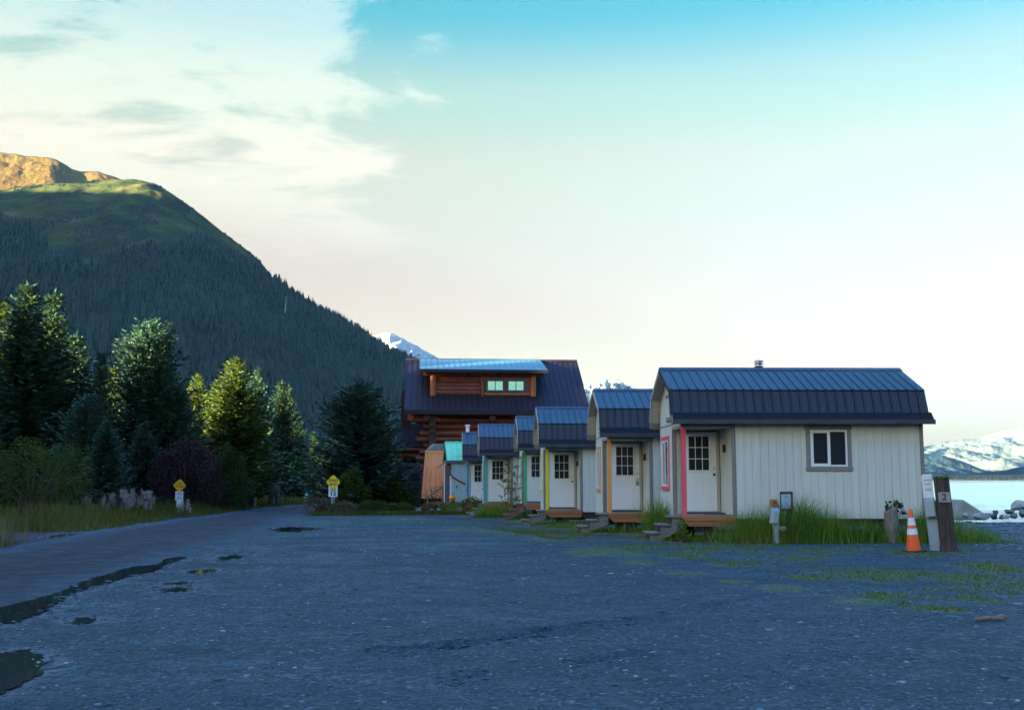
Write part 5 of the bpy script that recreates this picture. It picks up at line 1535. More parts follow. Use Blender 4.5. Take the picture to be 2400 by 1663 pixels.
# sapling in front of the turquoise-post cabin
def sapling():
    p = on_ground(1206, 1200); p = Vector((p.x, 46.6, g(p.x, 46.6)))
    x0 = unproj(1200, 1150, 46.8).x
    t = thing('sapling', 'thin half-bare sapling in front of the turquoise-post cabin', 'sapling', (x0, 46.8, g(x0, 46.8)))
    rg = random.Random(8); m = MB(); Q = []
    for sx, hh, lean, leafy in ((-.30, 1.9, -.35, 1), (-.1, 2.3, -.05, 1), (.10, 2.6, .25, .35), (.28, 2.2, .15, 0), (.2, 1.6, -.25, .2)):
        pts = [(sx * .5, 0, -.05)]
        for k in range(1, 7): pts.append((sx * .5 + lean * (k / 6) ** 1.3 + rg.uniform(-.03, .03), rg.uniform(-.05, .05), hh * k / 6))
        m.tube(pts, [.020 - .0026 * k for k in range(7)], 5)
        for k in range(2, 7):
            for _ in range(3):
                a = rg.uniform(0, 6.28); L0 = rg.uniform(.2, .5)
                b0 = Vector(pts[k]); e = b0 + Vector((math.cos(a) * L0, math.sin(a) * L0 * .5, rg.uniform(.02, .3)))
                m.tube([tuple(b0), tuple(e)], [.007, .003], 4, caps=False)
                if rg.random() < leafy:
                    for q in range(4):
                        c = b0.lerp(e, rg.uniform(.4, 1.05)); d = Vector((rg.uniform(-1, 1), rg.uniform(-1, 1), rg.uniform(-.9, .3))).normalized(); s_ = d.cross(Vector((0, 1, .3))).normalized()
                        l = rg.uniform(.09, .17); Q += [c, c + d * l * .5 + s_ * l * .22, c + d * l, c + d * l * .5 - s_ * l * .22]
    link('stems', m.mesh('stems', m_twig), t)
    link('leaves', quads_mesh('leaves', [tuple(q) for q in Q], m_lime2), t)
m_lime2 = leaf_mat('yellow_green_leaves', (0.08, 0.13, 0.02), (0.24, 0.28, 0.05), trans=.3)
sapling()

# ------------------------------------------------------------------ grass
m_grass = leaf_mat('lush_grass', (0.055, 0.13, 0.018), (0.20, 0.32, 0.04), (0.38, 0.34, 0.09), trans=.3, vscale=1.5)
m_drygrass = leaf_mat('dry_verge_grass', (0.035, 0.050, 0.010), (0.14, 0.135, 0.030), (0.28, 0.19, 0.09), trans=.3, vscale=.5)
m_straw = leaf_mat('straw', (0.14, 0.10, 0.05), (0.32, 0.25, 0.13), trans=.25)
def blades(pts, hts, widths, seed, bend=.45, segs=3):
    """curved tapering blades; pts (n,3)"""
    rg = np.random.default_rng(seed); n = len(pts)
    a = rg.uniform(0, 2 * np.pi, n); b_ = rg.uniform(.1, 1, n) * bend
    dx, dy = np.cos(a), np.sin(a)
    face = rg.uniform(0, np.pi, n); wx, wy = np.cos(face), np.sin(face)
    P = np.asarray(pts, float)
    V = []
    for s in range(segs + 1):
        t = s / segs
        out = b_ * hts * t ** 1.8; up = hts * (t - .35 * b_ * t ** 2.2)
        c = P + np.stack([dx * out, dy * out, up], 1)
        w = widths * (1 - t) ** .7 * .5 if s < segs else np.zeros(n)
        V.append(c - np.stack([wx * w, wy * w, 0 * w], 1)); V.append(c + np.stack([wx * w, wy * w, 0 * w], 1))
    V = np.stack(V, 1)          # n, 2*(segs+1), 3
    k = 2 * (segs + 1)
    tri = np.array([(2 * s, 2 * s + 1, 2 * s + 3, 2 * s + 2) for s in range(segs)])
    F = (tri[None] + (np.arange(n) * k)[:, None, None]).reshape(-1, 4)
    return V.reshape(-1, 3), F
def grass(name, label, pts, hts, widths, material, seed, bend=.45):
    V, F = blades(np.asarray(pts), np.asarray(hts), np.asarray(widths), seed, bend)
    me = new_mesh(name, V, F); me.materials.append(material)
    return tag(link(name, me), label, 'grass', kind='stuff')
def scatter(n, fx, fy, seed):
    rg = np.random.default_rng(seed)
    x = fx(rg.random(n), rg); y = fy(rg.random(n), rg)
    return x, y
# tall clump in front of the first cabin: dense around the pedestal, thinner along the wall
def clump_cabin():
    rg = np.random.default_rng(31)
    P, Hh, Wd = [], [], []
    def add(cx, cy_, sx, sy, n, h0, h1):
        x = cx + rg.normal(size=n) * sx; y = cy_ + rg.normal(size=n) * sy
        y = np.minimum(y, 26.30)
        P.append(np.stack([x, y, gz(x, y)], 1)); hh = rg.uniform(h0, h1, n) * (1 - .35 * np.minimum(1, np.abs(x - cx) / (2.2 * sx)))
        Hh.append(hh); Wd.append(rg.uniform(.007, .016, n))
    add(5.75, 25.75, .36, .25, 1400, .45, 1.1)       # left of the pedestal
    add(6.80, 25.6, .42, .25, 2200, .5, 1.5)        # big tuft right of it
    add(7.4, 25.75, .45, .22, 1200, .45, 1.1)
    add(8.5, 25.95, .55, .16, 1200, .2, .75)
    add(10.0, 25.6, .38, .28, 1400, .5, 1.2)
    add(9.2, 25.9, .35, .2, 700, .2, .55)
    add(10.9, 25.4, .35, .4, 700, .2, .6)
    P, Hh, Wd = np.vstack(P), np.concatenate(Hh), np.concatenate(Wd)
    grass('grass_clump', 'tall green grass growing along the long wall of the nearest cabin', P, Hh, Wd, m_grass, 32, .75)
    n = 500
    x = np.concatenate([rg.normal(5.9, .5, n // 2), rg.normal(6.9, .5, n // 2)]); y = rg.normal(25.5, .2, n)
    grass('straw', 'dead straw at the foot of the tall grass', np.stack([x, y, gz(x, y)], 1), rg.uniform(.12, .5, n), rg.uniform(.006, .012, n), m_straw, 33, 1.1)
clump_cabin()
def grass_between():
    rg = np.random.default_rng(35)
    P, Hh = [], []
    for (u, cx, cy_, sx, sy, n, h0, h1) in ((0, 3.95, 28.6, .22, .35, 900, .5, 1.25), (0, -.85, 49.3, .5, .3, 900, .3, .9), (0, -3.0, 57.6, .45, .3, 700, .4, .9), (0, .2, 49.0, .4, .3, 300, .2, .6), (0, 1.9, 36.9, .6, .4, 300, .1, .3), (0, 4.9, 26.2, .5, .15, 260, .1, .35), (0, 3.4, 31.9, .5, .3, 350, .1, .35)):
        x = cx + rg.normal(size=n) * sx; y = cy_ + rg.normal(size=n) * sy
        P.append(np.stack([x, y, gz(x, y)], 1)); Hh.append(rg.uniform(h0, h1, n))
    P, Hh = np.vstack(P), np.concatenate(Hh)
    grass('grass_tufts', 'green grass tufts between the cabins and their steps', P, Hh, rg.uniform(.010, .02, len(P)), m_grass, 36, .6)
grass_between()
def verge():
    rg = np.random.default_rng(41)
    n = 15000
    y = 24 + 62 * rg.random(n) ** 1.25
    off = rg.random(n) ** 1.4
    x = road_l(y) - .25 - off * 5.5 + .4 * fbm(y * .5, y * 0, 2, 4)
    lane_gap = (y > 25.0) & (y < 31.5) & (x < -11.2)
    x, y, off = x[~lane_gap], y[~lane_gap], off[~lane_gap]
    dens = fbm(x * .6, y * .6, 3, 6)
    h = (.10 + .75 * np.clip(off * 2.2, 0, 1)) * rg.uniform(.6, 1.25, len(x)) * (1 + .5 * dens)
    h = np.clip(h, .06, 1.2)
    grass('grass_verge', 'long yellow-green grass on the far verge of the road', np.stack([x, y, gz(x, y)], 1), h, .012 + .00030 * y, m_drygrass, 42, .5)
    # pale tall grass at the very left
    n = 2600
    x = rg.normal(-12.3, .55, n); y = rg.normal(23.6, .9, n); k = x < -10.9 - .05 * (y - 22)
    x, y = x[k], y[k]
    grass('grass_pale', 'pale dry grass tuft at the left edge beside the lane', np.stack([x, y, gz(x, y)], 1), rg.uniform(.3, .85, len(x)), rg.uniform(.008, .016, len(x)), m_straw2, 43, .5)
    # island by the dead end sign and the edge below the wide spruce
    n = 4200
    t = rg.random(n)
    x = -9.9 + t * 9.5 + rg.normal(size=n) * .2; y = 52.2 + .45 * (x + 9.9) + np.abs(rg.normal(size=n)) * 1.3
    grass('grass_island', 'grass strip along the gravel from the dead end sign to the hut', np.stack([x, y, gz(x, y)], 1), rg.uniform(.06, .30, n), rg.uniform(.02, .04, n), m_drygrass, 44, .5)
    # far side of the bend
    n = 2600
    y = rg.uniform(80, 100, n); x = road_l(y) - .3 - 4 * rg.random(n) ** 1.3
    grass('grass_bend', 'grass beyond the bend of the road', np.stack([x, y, gz(x, y)], 1), rg.uniform(.15, .7, n), rg.uniform(.03, .06, n), m_drygrass, 45, .4)
m_straw2 = leaf_mat('pale_dry_grass', (0.10, 0.095, 0.04), (0.24, 0.21, 0.11), trans=.25)
verge()
def plumes():
    """feathery grey seed heads"""
    rg = random.Random(12); Q = []
    st = MB()
    for k in range(85):
        px = rg.choice((rg.gauss(255, 10), rg.gauss(292, 14), rg.gauss(325, 14), rg.gauss(345, 9), rg.gauss(207, 8), rg.gauss(440, 8)))
        Y = rg.uniform(46, 49); p = unproj(px, 1150, Y); z0 = g(p.x, Y)
        h = rg.uniform(.65, 1.25) * (1.0 if 240 < px < 360 else .75)
        top = Vector((p.x + rg.uniform(-.1, .1), Y, z0 + h))
        st.tube([(p.x, Y, z0), tuple(top)], [.008, .004], 4, caps=False)
        for j in range(70):
            t = rg.random()
            c = top + Vector((rg.gauss(0, .04) * (1.2 - t), rg.gauss(0, .04), -.34 * t + .05))
            d = Vector((rg.gauss(0, 1), rg.gauss(0, 1), rg.gauss(.6, .6))).normalized(); s_ = d.cross(Vector((.3, 1, .2))).normalized(); l = rg.uniform(.03, .07)
            Q += [c, c + d * l * .5 + s_ * l * .25, c + d * l, c + d * l * .5 - s_ * l * .25]
    me = quads_mesh('seed_heads', [tuple(q) for q in Q], leaf_mat('grey_seed_fluff', (.16, .13, .13), (.36, .31, .31), trans=.3))
    tag(link('seed_heads', me), 'feathery grey seed heads standing above the verge grass', 'seed heads', kind='stuff')
plumes()
def moss():
    """short yellow-green moss and grass in the gravel near the cabins"""
    rg = np.random.default_rng(51)
    n = 110000
    y = 12 + 46 * rg.random(n) ** 1.3; row = np.interp(y, [0, 18, 26.4, 31.8, 38.6, 45.6, 57, 70], [9, 7, 4.2, 2.9, 1.2, 0.5, -2.4, -6])
    x = row - 3.0 + rg.random(n) * np.where(y < 27, 11, 4.5)
    f = np.maximum(moss_field(x, y), .5 * (fbm(x * 0.55, y * 1.1, 4, 31) > .15)) + .3 * fbm(x * 4, y * 4, 2, 3)
    k = (f > .3) & (rg.random(n) < f) & (y < 42)
    x, y = x[k], y[k]
    grass('moss', 'yellow-green moss and short grass in patches on the gravel', np.stack([x, y, gz(x, y) + .005], 1), rg.uniform(.012, .045, len(x)), rg.uniform(.012, .03, len(x)), m_moss, 52, .7)
    # moss bank under the porches
    P, Hh = [], []
    for (X, Y, yaw, zb) in CABINS:
        m = 900
        u = rg.uniform(-.6, 1.9, m); w = rg.uniform(-.35, .8, m) 
        c, s = math.cos(R(yaw)), math.sin(R(yaw))
        xx = X + u * c - w * s; yy = Y + u * s + w * c
        P.append(np.stack([xx, yy, gz(xx, yy)], 1)); Hh.append(rg.uniform(.03, .16, m))
    P = np.vstack(P); Hh = np.concatenate(Hh)
    grass('moss_bank', 'bright moss and weeds under the cabin porches', P, Hh, rg.uniform(.015, .04, len(P)), m_moss, 53, .7)
m_moss = leaf_mat('yellow_moss', (0.055, 0.085, 0.008), (0.17, 0.20, 0.015), (0.26, 0.24, 0.03), trans=.25, vscale=2)
moss()

# ------------------------------------------------------------------ loose stones
def stones(name, label, x, y, size, seed, material, flat=.45, sink=.3):
    rg = np.random.default_rng(seed); n = len(x)
    base = np.array([(-1, -.7, -.6), (1, -.8, -.6), (.9, .8, -.6), (-.9, .7, -.6), (-.7, -.5, .6), (.6, -.6, .55), (.7, .5, .6), (-.6, .6, .5)])
    V = base[None] * (1 + rg.uniform(-.32, .32, (n, 8, 3)))
    V[:, :, 2] *= (flat * rg.uniform(.5, 1.2, n))[:, None]
    V[:, :, 0] *= rg.uniform(.8, 1.5, n)[:, None]
    a = rg.uniform(0, 6.28, n); ca, sa = np.cos(a)[:, None], np.sin(a)[:, None]
    X = V[:, :, 0] * ca - V[:, :, 1] * sa; Y = V[:, :, 0] * sa + V[:, :, 1] * ca
    V = np.stack([X, Y, V[:, :, 2]], 2) * (size * .5)[:, None, None]
    zg = gz(x, y) + ground_disp(x, y)
    V += np.stack([x, y, zg + size * flat * (.5 - sink) * .5], 1)[:, None, :]
    q = np.array([(3, 2, 1, 0), (4, 5, 6, 7), (0, 1, 5, 4), (1, 2, 6, 5), (2, 3, 7, 6), (3, 0, 4, 7)])
    F = (q[None] + (np.arange(n) * 8)[:, None, None]).reshape(-1, 4)
    me = new_mesh(name, V.reshape(-1, 3), F); me.materials.append(material)
    return tag(link(name, me), label, 'gravel', kind='stuff')
m_stone = bpy.data.materials.new('loose_slate')
N, L = nodes_of(m_stone); b = N['Principled BSDF']; b.inputs['Roughness'].default_value = .6
geo = N.new('ShaderNodeNewGeometry'); rp = N.new('ShaderNodeValToRGB'); L.new(geo.outputs['Random Per Island'], rp.inputs[0])
cr = rp.color_ramp; cr.elements[0].color = (.022, .040, .055, 1); cr.elements[1].color = (.42, .42, .40, 1)
for p_, c_ in ((.55, (.045, .080, .10)), (.84, (.075, .13, .155)), (.93, (.15, .22, .24)), (.955, (.15, .11, .085)), (.985, (.22, .25, .26))):
    e = cr.elements.new(p_); e.color = (*c_, 1)
nz = N.new('ShaderNodeTexNoise'); nz.inputs['Scale'].default_value = 60; L.new(geo.outputs['Position'], nz.inputs['Vector'])
mx = N.new('ShaderNodeMix'); mx.data_type = 'RGBA'; mx.blend_type = 'MULTIPLY'; mx.inputs[0].default_value = .5; L.new(rp.outputs[0], mx.inputs[6]); L.new(nz.outputs['Fac'], mx.inputs[7]); L.new(mx.outputs[2], b.inputs['Base Color'])
m_cobble = mat('beach_cobble', (.075, .105, .12), .7, var=.3, vscale=20, island=.55)
def gravel():
    rg = np.random.default_rng(61)
    n = 75000
    Y = 6.0 * np.exp(rg.random(n) * math.log(48 / 6.0)); X = (rg.random(n) * 2 - 1) * .5 * Y * 1.0
    k = (X > road_r(Y) + .2 * fbm(Y, Y, 2, 3)) | (rg.random(n) < .12)
    k &= (gz(X, Y) > -.6)
    for poly in puddle_world: k &= poly_dist(X, Y, poly) > .03
    dens = .35 + .65 * np.clip(.5 + 1.2 * fbm(X * .4, Y * .9, 3, 71), 0, 1)
    k &= rg.random(n) < dens
    X, Y = X[k], Y[k]
    s = np.exp(rg.normal(math.log(.0135), .50, len(X))) * (1 + Y / 22)
    s = np.clip(s, .006, .10)
    stones('gravel', 'loose slate stones strewn over the dark gravel lot', X, Y, s, 62, m_stone, .4)
    # stones gathered round the rims of the puddles
    xs, ys = [], []
    for poly in puddle_world:
        n_ = len(poly)
        for i in range(n_):
            p, q = poly[i], poly[(i + 1) % n_]
            m_ = int((q - p).length * 46)
            t = rg.random(m_); xs.append(p.x + (q.x - p.x) * t + rg.normal(size=m_) * .09); ys.append(p.y + (q.y - p.y) * t + rg.normal(size=m_) * .09)
    X, Y = np.concatenate(xs), np.concatenate(ys)
    k = (Y > 4) & (Y < 45); X, Y = X[k], Y[k]
    stones('rim_gravel', 'loose stones round the edges of the puddles', X, Y, np.clip(np.exp(rg.normal(math.log(.026), .4, len(X))), .012, .07) * (1 + Y / 40), 64, m_stone, .5, .1)
    # coarse cobbles towards the beach
    n = 15000
    X = rg.uniform(9.5, 20, n); Y = 21 + 20 * rg.random(n) ** .8
    k = (X > 9.2 + (34 - Y) * .12) & (Y < 42 - .2 * (X - 16) + 1.5) & ~((X < 10.6) & (Y > 26)) 
    X, Y = X[k], Y[k]
    stones('cobbles', 'coarse beach cobbles beyond the numbered post', X, Y, np.clip(np.exp(rg.normal(math.log(.10), .45, len(X))), .03, .32), 63, m_cobble, .5)
gravel()

def rock_mesh(seed, sx, sy, sz, material, rough=.28, sub=2):
    bm = bmesh.new(); bmesh.ops.create_icosphere(bm, subdivisions=sub, radius=1)
    rg = random.Random(seed)
    offs = [(Vector((rg.gauss(0, 1), rg.gauss(0, 1), rg.gauss(0, 1))).normalized(), rg.uniform(.42, .74)) for _ in range(15)]
    for v in bm.verts:
        for nrm, d in offs:
            t = v.co.dot(nrm)
            if t > d: v.co -= nrm * (t - d)
        v.co += Vector((rg.uniform(-1, 1), rg.uniform(-1, 1), rg.uniform(-1, 1))) * .035
        v.co = Vector((v.co.x * sx, v.co.y * sy, v.co.z * sz))
    me = bpy.data.meshes.new('rock'); bm.to_mesh(me); bm.free(); me.materials.append(material); return me
m_rock = mat('grey_rock', (.16, .17, .17), .85, var=.3, vscale=4, bump=.6, bscale=15)
m_rockpale = mat('pale_rock', (.36, .35, .31), .85, var=.25, vscale=3, bump=.6, bscale=12)
m_rockdark = mat('dark_rock', (.075, .085, .095), .7, var=.4, vscale=5, bump=.6, bscale=15)
def rock(px, py, Y, w, h, label, seed, material, d=None, name='boulder', rot=0.0):
    p = unproj(px, py, Y); z = g(p.x, Y)
    o = link(name, rock_mesh(seed, w / 2, (d or w) / 2, h / 2 * 1.25, material), None, (p.x, Y, p.z + h * .5), (0, 0, rot))
    return tag(o, label, 'rock')
def slab_rock():
    Y = 40.5
    pts = [(2246,1215),(2252,1168),(2256,1166),(2275,1178),(2306,1198),(2330,1199),(2326,1206),(2312,1215)]
    q = [unproj(x, y, Y) for x, y in pts]
    c = q[0]
    m = MB().prism([(v.x - c.x, v.z - c.z) for v in q], 'y', 0, .9)
    o = m.build('boulder', m_rockpale, None, (c.x, Y, c.z - .05), bevel=.04)
    tag(o, 'pale wedge-shaped slab of rock rising by the water', 'rock')
slab_rock()
rock(2296, 1217, 39.6, .75, .26, 'flat pale stone lying right of the wedge slab', 3, m_rockpale, .5)
rock(2262, 1217, 39.2, .35, .30, 'pale stone at the foot of the wedge slab', 4, m_rockpale)
rock(2334, 1207, 39.4, .34, .22, 'dark stone on top of the rubble heap by the water', 5, m_rockdark)
rock(2330, 1217, 39.3, .36, .26, 'dark stone low at the end of the rubble heap', 6, m_rockdark)
rock(2348, 1218, 39.1, .30, .20, 'small dark stone at the front of the rubble heap', 7, m_rockdark)
rock(2366, 1206, 39.3, .48, .24, 'grey block in the middle of the rubble heap', 8, m_rock)
rock(2358, 1216, 39.0, .42, .20, 'buff stone under the grey block of the rubble heap', 9, m_rockpale)
rock(2377, 1217, 39.2, .40, .24, 'grey stone low in the rubble heap beside the buff one', 10, m_rock)
rock(2373, 1200, 39.5, .28, .16, 'dark stone crowning the rubble heap', 11, m_rockdark)
rock(2396, 1214, 39.3, .50, .34, 'grey stone of the rubble heap at the right edge', 12, m_rock)
rock(2392, 1198, 41.0, 1.0, .42, 'pale boulder behind the rubble heap at the right edge', 13, m_rockpale)
rock(2420, 1216, 39.6, .6, .4, 'dark boulder just past the right edge', 14, m_rockdark)
rock(984, 1203, 55.5, .50, .26, 'rounded grey stone by the steps of the low deck', 15, m_rock)
rock(1011, 1201, 55.6, .34, .24, 'dark stone between two grey stones below the low deck', 16, m_rockdark)
rock(1028, 1200, 55.6, .34, .20, 'small grey stone below the low deck', 17, m_rock)
rock(1107, 1211, 48.6, .38, .26, 'grey stone at the foot of the steps to the turquoise post', 18, m_rock)
rock(925, 1186, 60.0, .45, .16, 'pale flat stone in the grass under the wide spruce', 19, m_rock)
rock(158, 1561, 9.0, .075, .045, 'rounded pale pebble beside the leaf-strewn puddle', 20, m_rockpale, name='pebble')
rock(1822, 1247, 25.3, .16, .17, 'pale stone at the foot of the leaning meter post', 21, m_rockpale)
rock(1836, 1248, 25.2, .20, .2, 'chunky white stone next to the meter post', 22, m_rockpale)
rock(1918, 1345, 17.5, .19, .05, 'flat grey slate lying on the gravel before the nearest cabin', 23, m_rock)
def driftwood():
    p = on_ground(2325, 1455)
    m = MB().tube([(-.20, -.03, .02), (-.08, 0, .03), (.05, .01, .03), (.14, .04, .045), (.20, .05, .04)], [.012, .026, .024, .03, .008], 7)
    m.tube([(.04, .01, .03), (.12, -.03, .03)], [.02, .006], 6)
    o = m.build('driftwood', mat('driftwood_bark', (.20, .14, .11), .9, var=.3, vscale=30), None, tuple(p), smooth=True)
    tag(o, 'small brown piece of driftwood on the open gravel', 'driftwood')
driftwood()
def puddle_leaves():
    rg = random.Random(5)
    m_l = mat('fallen_leaf', (.34, .32, .16), .7, var=.2)
    for k, (px, py) in enumerate(((90, 1559), (76, 1552), (60, 1525), (84, 1568), (5, 1535))):
        p = on_ground(px, py); s = .05 if k == 0 else .03
        me = MB().add([(-s, 0, 0), (0, s * .4, .008), (s, 0, .002), (0, -s * .4, .006)], [(0, 1, 2, 3)]).mesh('fallen_leaf', m_l)
        o = link('fallen_leaf', me, None, (p.x, p.y, p.z + .026), (0, 0, rg.uniform(0, 3)))
        tag(o, 'pale yellow leaf floating on the murky corner puddle', 'leaf', 'leaves on the murky corner puddle')
puddle_leaves()

# ------------------------------------------------------------------ cone, pedestals, signs
def cone():
    p = on_ground(2142, 1292)
    c = thing('traffic_cone', 'orange traffic cone with two white bands beside the numbered post', 'traffic cone', (p.x, p.y, p.z), R(8))
    c.rotation_euler = (R(1), R(-3.0), R(8))
    H = .86
    m_or = mat('cone_orange', (.90, .10, .012), .45, var=.08, vscale=8); m_wh = mat('cone_white_band', (.72, .75, .78), .5, var=.15, vscale=14); m_bk = mat('cone_base_rubber', (.02, .022, .026), .8)
    def r(z): return .155 - (.155 - .035) * (z / H)
    MB().box(-.19, .19, -.19, .19, 0, .035).build('base', m_bk, c, bevel=.012)
    def ring(name, z0, z1, m, grow=0.0, cap=False):
        prof = [(r(z0) + grow, z0), (r(z1) + grow, z1)] if not cap else [(r(z0) + grow, z0), (r(z1) + grow, z1), (r(z1) * .6, z1 + .02)]
        MB().lathe(prof, (0, 0, 0), 28).build(name, m, c, smooth=True)
    ring('body', .035, H, m_or, 0, True)
    ring('band', .36, .48, m_wh, .004)
    ring('band', .545, .70, m_wh, .004)
cone()
m_greypaint = mat('pale_grey_enamel', (.34, .43, .46), .45, var=.08, vscale=5)
m_bluegrey = mat('blue_grey_enamel', (.15, .27, .36), .5, var=.08, vscale=5)
m_pole = mat('creosote_timber', (.062, .045, .040), .9, var=.5, vscale=5, stretch=(4, 4, .5), bump=.8, bscale=14)
m_ink = mat('black_ink', (.02, .02, .03), .6)
m_gr = mat('green_ink', (.10, .52, .34), .6)
m_boardgrey = mat('pale_plaque_wood', (.34, .30, .30), .8, var=.15, vscale=9)
def post_two():
    p = on_ground(2226, 1291)
    h = thing('utility_post', 'thick dark timber post with a plaque numbered 2', 'post', (p.x, p.y, p.z - .05))
    H = 1.56
    h.rotation_euler = (R(1), R(-4.5), 0)
    n = 14; pm = MB(); rg = random.Random(3)
    prof = []
    v, f = [], []
    zs = [-.1, .0, .25, .5, .8, 1.1, 1.35, H]
    for z in zs:
        for k in range(n):
            a = 2 * math.pi * k / n; r = .162 * (1 - .04 * z) * (1 + .05 * math.sin(3 * a + z) + rg.uniform(-.03, .03)) + (.03 if z < .05 else 0)
            zz = z + (.05 * math.sin(2 * a + 1) + rg.uniform(-.02, .05) if z == H else 0)
            v.append((r * math.cos(a), r * math.sin(a), zz))
    for i in range(len(zs) - 1):
        for k in range(n): f.append((i * n + k, i * n + (k + 1) % n, (i + 1) * n + (k + 1) % n, (i + 1) * n + k))
    f.append(tuple((len(zs) - 1) * n + k for k in range(n)))
    MB().add(v, f).build('timber', m_pole, h)
    ms = MB()
    for k in range(40):
        a = rg.random() * 6.28; r = rg.random() * .15; ms.lathe([(.03, 0), (.02, .03), (.002, .045)], (r * math.cos(a), r * math.sin(a), H + .01), 5)
    ms.build('moss_cap', m_moss, h)
    pl = link('plaque', None, h, (-.05, -.185, 1.18), (R(-3), R(4.5), R(-6)))
    MB().box(-.118, .118, -.015, .015, -.105, .105).build('board', m_boardgrey, pl, bevel=.005)
    lettering('2', .20, m_ink, pl, (-.005, -.0175, 0), .95, .95)
    # meter pedestal next to it
    q = on_ground(2193, 1290)
    t = thing('electric_pedestal', 'tall pale grey electric pedestal with white notice, next to the thick dark post', 'pedestal', (q.x, q.y, q.z - .02))
    t.rotation_euler = (0, R(-3.8), R(-16))
    MB().box(-.10, .10, -.02, .16, 0, .72).build('column', m_greypaint, t, bevel=.006)
    box('side_panel', m_bluegrey, t, .1005, .115, -.015, .155, .02, 1.06)
    MB().prism([(-.10, .70), (-.13, .75), (-.13, 1.06), (-.11, 1.10), (.02, 1.10), (.02, .70)], 'x', -.12, .075).build('meter_door', m_greypaint, t, (0, 0, 0), bevel=.012)
    MB().box(.03, .085, -.085, -.02, .78, 1.05).build('door_rib', m_bluegrey, t, bevel=.008)
    MB().box(-.10, .10, -.02, .15, .72, 1.12).build('box_body', m_greypaint, t)
    MB().tube([(-.06, -.13, .725), (.0, -.15, .72), (.06, -.13, .725)], .012, 6).build('hasp', m_black, t)
    for x in (-.06, .06): MB().tube([(x, -.02, .12), (x, -.03, .12)], .008, 6).build('bolt', m_steel, t)
    nt_ = link('notice', None, t, (0, 0, 0))
    MB().box(-.105, .085, -.06, -.048, 1.13, 1.62).build('board', m_white, nt_, bevel=.003)
    lettering('RESERVED', .034, m_gr, nt_, (-.01, -.0625, 1.50))
    lettering('GUEST', .040, m_gr, nt_, (-.01, -.0625, 1.415))
    lettering('ONLY', .062, m_gr, nt_, (-.01, -.0625, 1.30), .85, 1.3)
    MB().box(-.12, -.106, -.06, .02, 1.12, 1.58).build('bracket', m_white, nt_)
    MB().tube([(.04, -.05, 1.62), (.04, -.05, 1.66)], .006, 5).build('screw', m_black, nt_)
post_two()
def meter_post():
    q = unproj(1823, 1250, 25.2); q.z = g(q.x, q.y)
    t = thing('meter_post', 'short leaning grey meter post in the tall grass', 'meter post', (q.x, q.y, q.z - .05))
    t.rotation_euler = (0, R(-3), R(12))
    MB().box(-.06, .06, 0, .10, 0, 1.02).build('column', m_greypaint, t, bevel=.006)
    box('side_panel', m_bluegrey, t, .0605, .075, .005, .095, .3, 1.02)
    bx = link('meter_box', None, t, (-.10, -.06, .52), (R(7), R(8), R(6)))
    MB().prism([(-.05, 0), (-.07, .05), (-.07, .30), (-.04, .36), (.09, .36), (.09, 0)], 'x', -.07, .09).build('cover', m_greypaint, bx, bevel=.012)
    MB().tube([(.08, -.075, .20), (.10, -.05, .21)], .012, 6).build('latch', m_black, bx)
    ob = link('outlet_box', None, t, (-.06, -.05, .92), (0, R(3), R(4)))
    MB().box(-.08, .08, -.04, .06, 0, .16).build('cover', mat('rusty_orange_box', (.42, .13, .06), .7, var=.4, vscale=12), ob, bevel=.012)
    MB().box(-.015, .02, -.045, -.039, .05, .11).build('slot', m_darkwood, ob)
    # plaque on its own little board
    b_ = thing('number_board', 'small pale board in a dark wooden frame behind the meter post', 'board', tuple(Vector((unproj(1846, 1240, 25.45).x, 25.45, 0))))
    b_.rotation_euler = (0, 0, R(10))
    box('stake', m_pole, b_, .02, .14, .03, .08, -.1, 1.20)
    box('board', m_pole, b_, -.16, .16, .0, .029, .75, 1.20, .006)
    MB().box(-.14, .10, -.008, -.001, .80, 1.14).build('plate', mat('worn_pale_paint', (.36, .46, .58), .7, var=.35, vscale=14), b_)
    MB().box(-.03, -.015, -.012, -.009, 1.05, 1.11).build('mark', m_ink, b_)
meter_post()
def log_stump():
    q = unproj(2090, 1243, 25.75)
    t = link('log_stump', None, None, (q.x, 25.75, g(q.x, 25.75)))
    n = 12; rg = random.Random(6); v, f = [], []
    zs = [-.1, .2, .5, .78]
    for z in zs:
        for k in range(n):
            a = 2 * math.pi * k / n; r = .165 * (1 + .07 * math.sin(3 * a + 2 * z) + rg.uniform(-.03, .03))
            v.append((r * math.cos(a), r * math.sin(a), z + (.10 * math.cos(a - .3) + rg.uniform(-.02, .03) if z == .78 else 0)))
    for i in range(3):
        for k in range(n): f.append((i * n + k, i * n + (k + 1) % n, (i + 1) * n + (k + 1) % n, (i + 1) * n + k))
    f.append(tuple(3 * n + k for k in range(n)))
    MB().add(v, f).build('wood', mat('grey_stump_wood', (.20, .18, .15), .9, var=.4, vscale=5, stretch=(4, 4, .6), bump=.8, bscale=14), t)
    link('weeds', shrub_mesh(3, [((.05, 0, .85), (.16, .12, .12)), ((.2, 0, .75), (.1, .1, .15))], 130, .09, m_shrub), t)
    tag(t, 'weathered grey log stump with weeds on top against the cabin wall', 'stump')
log_stump()

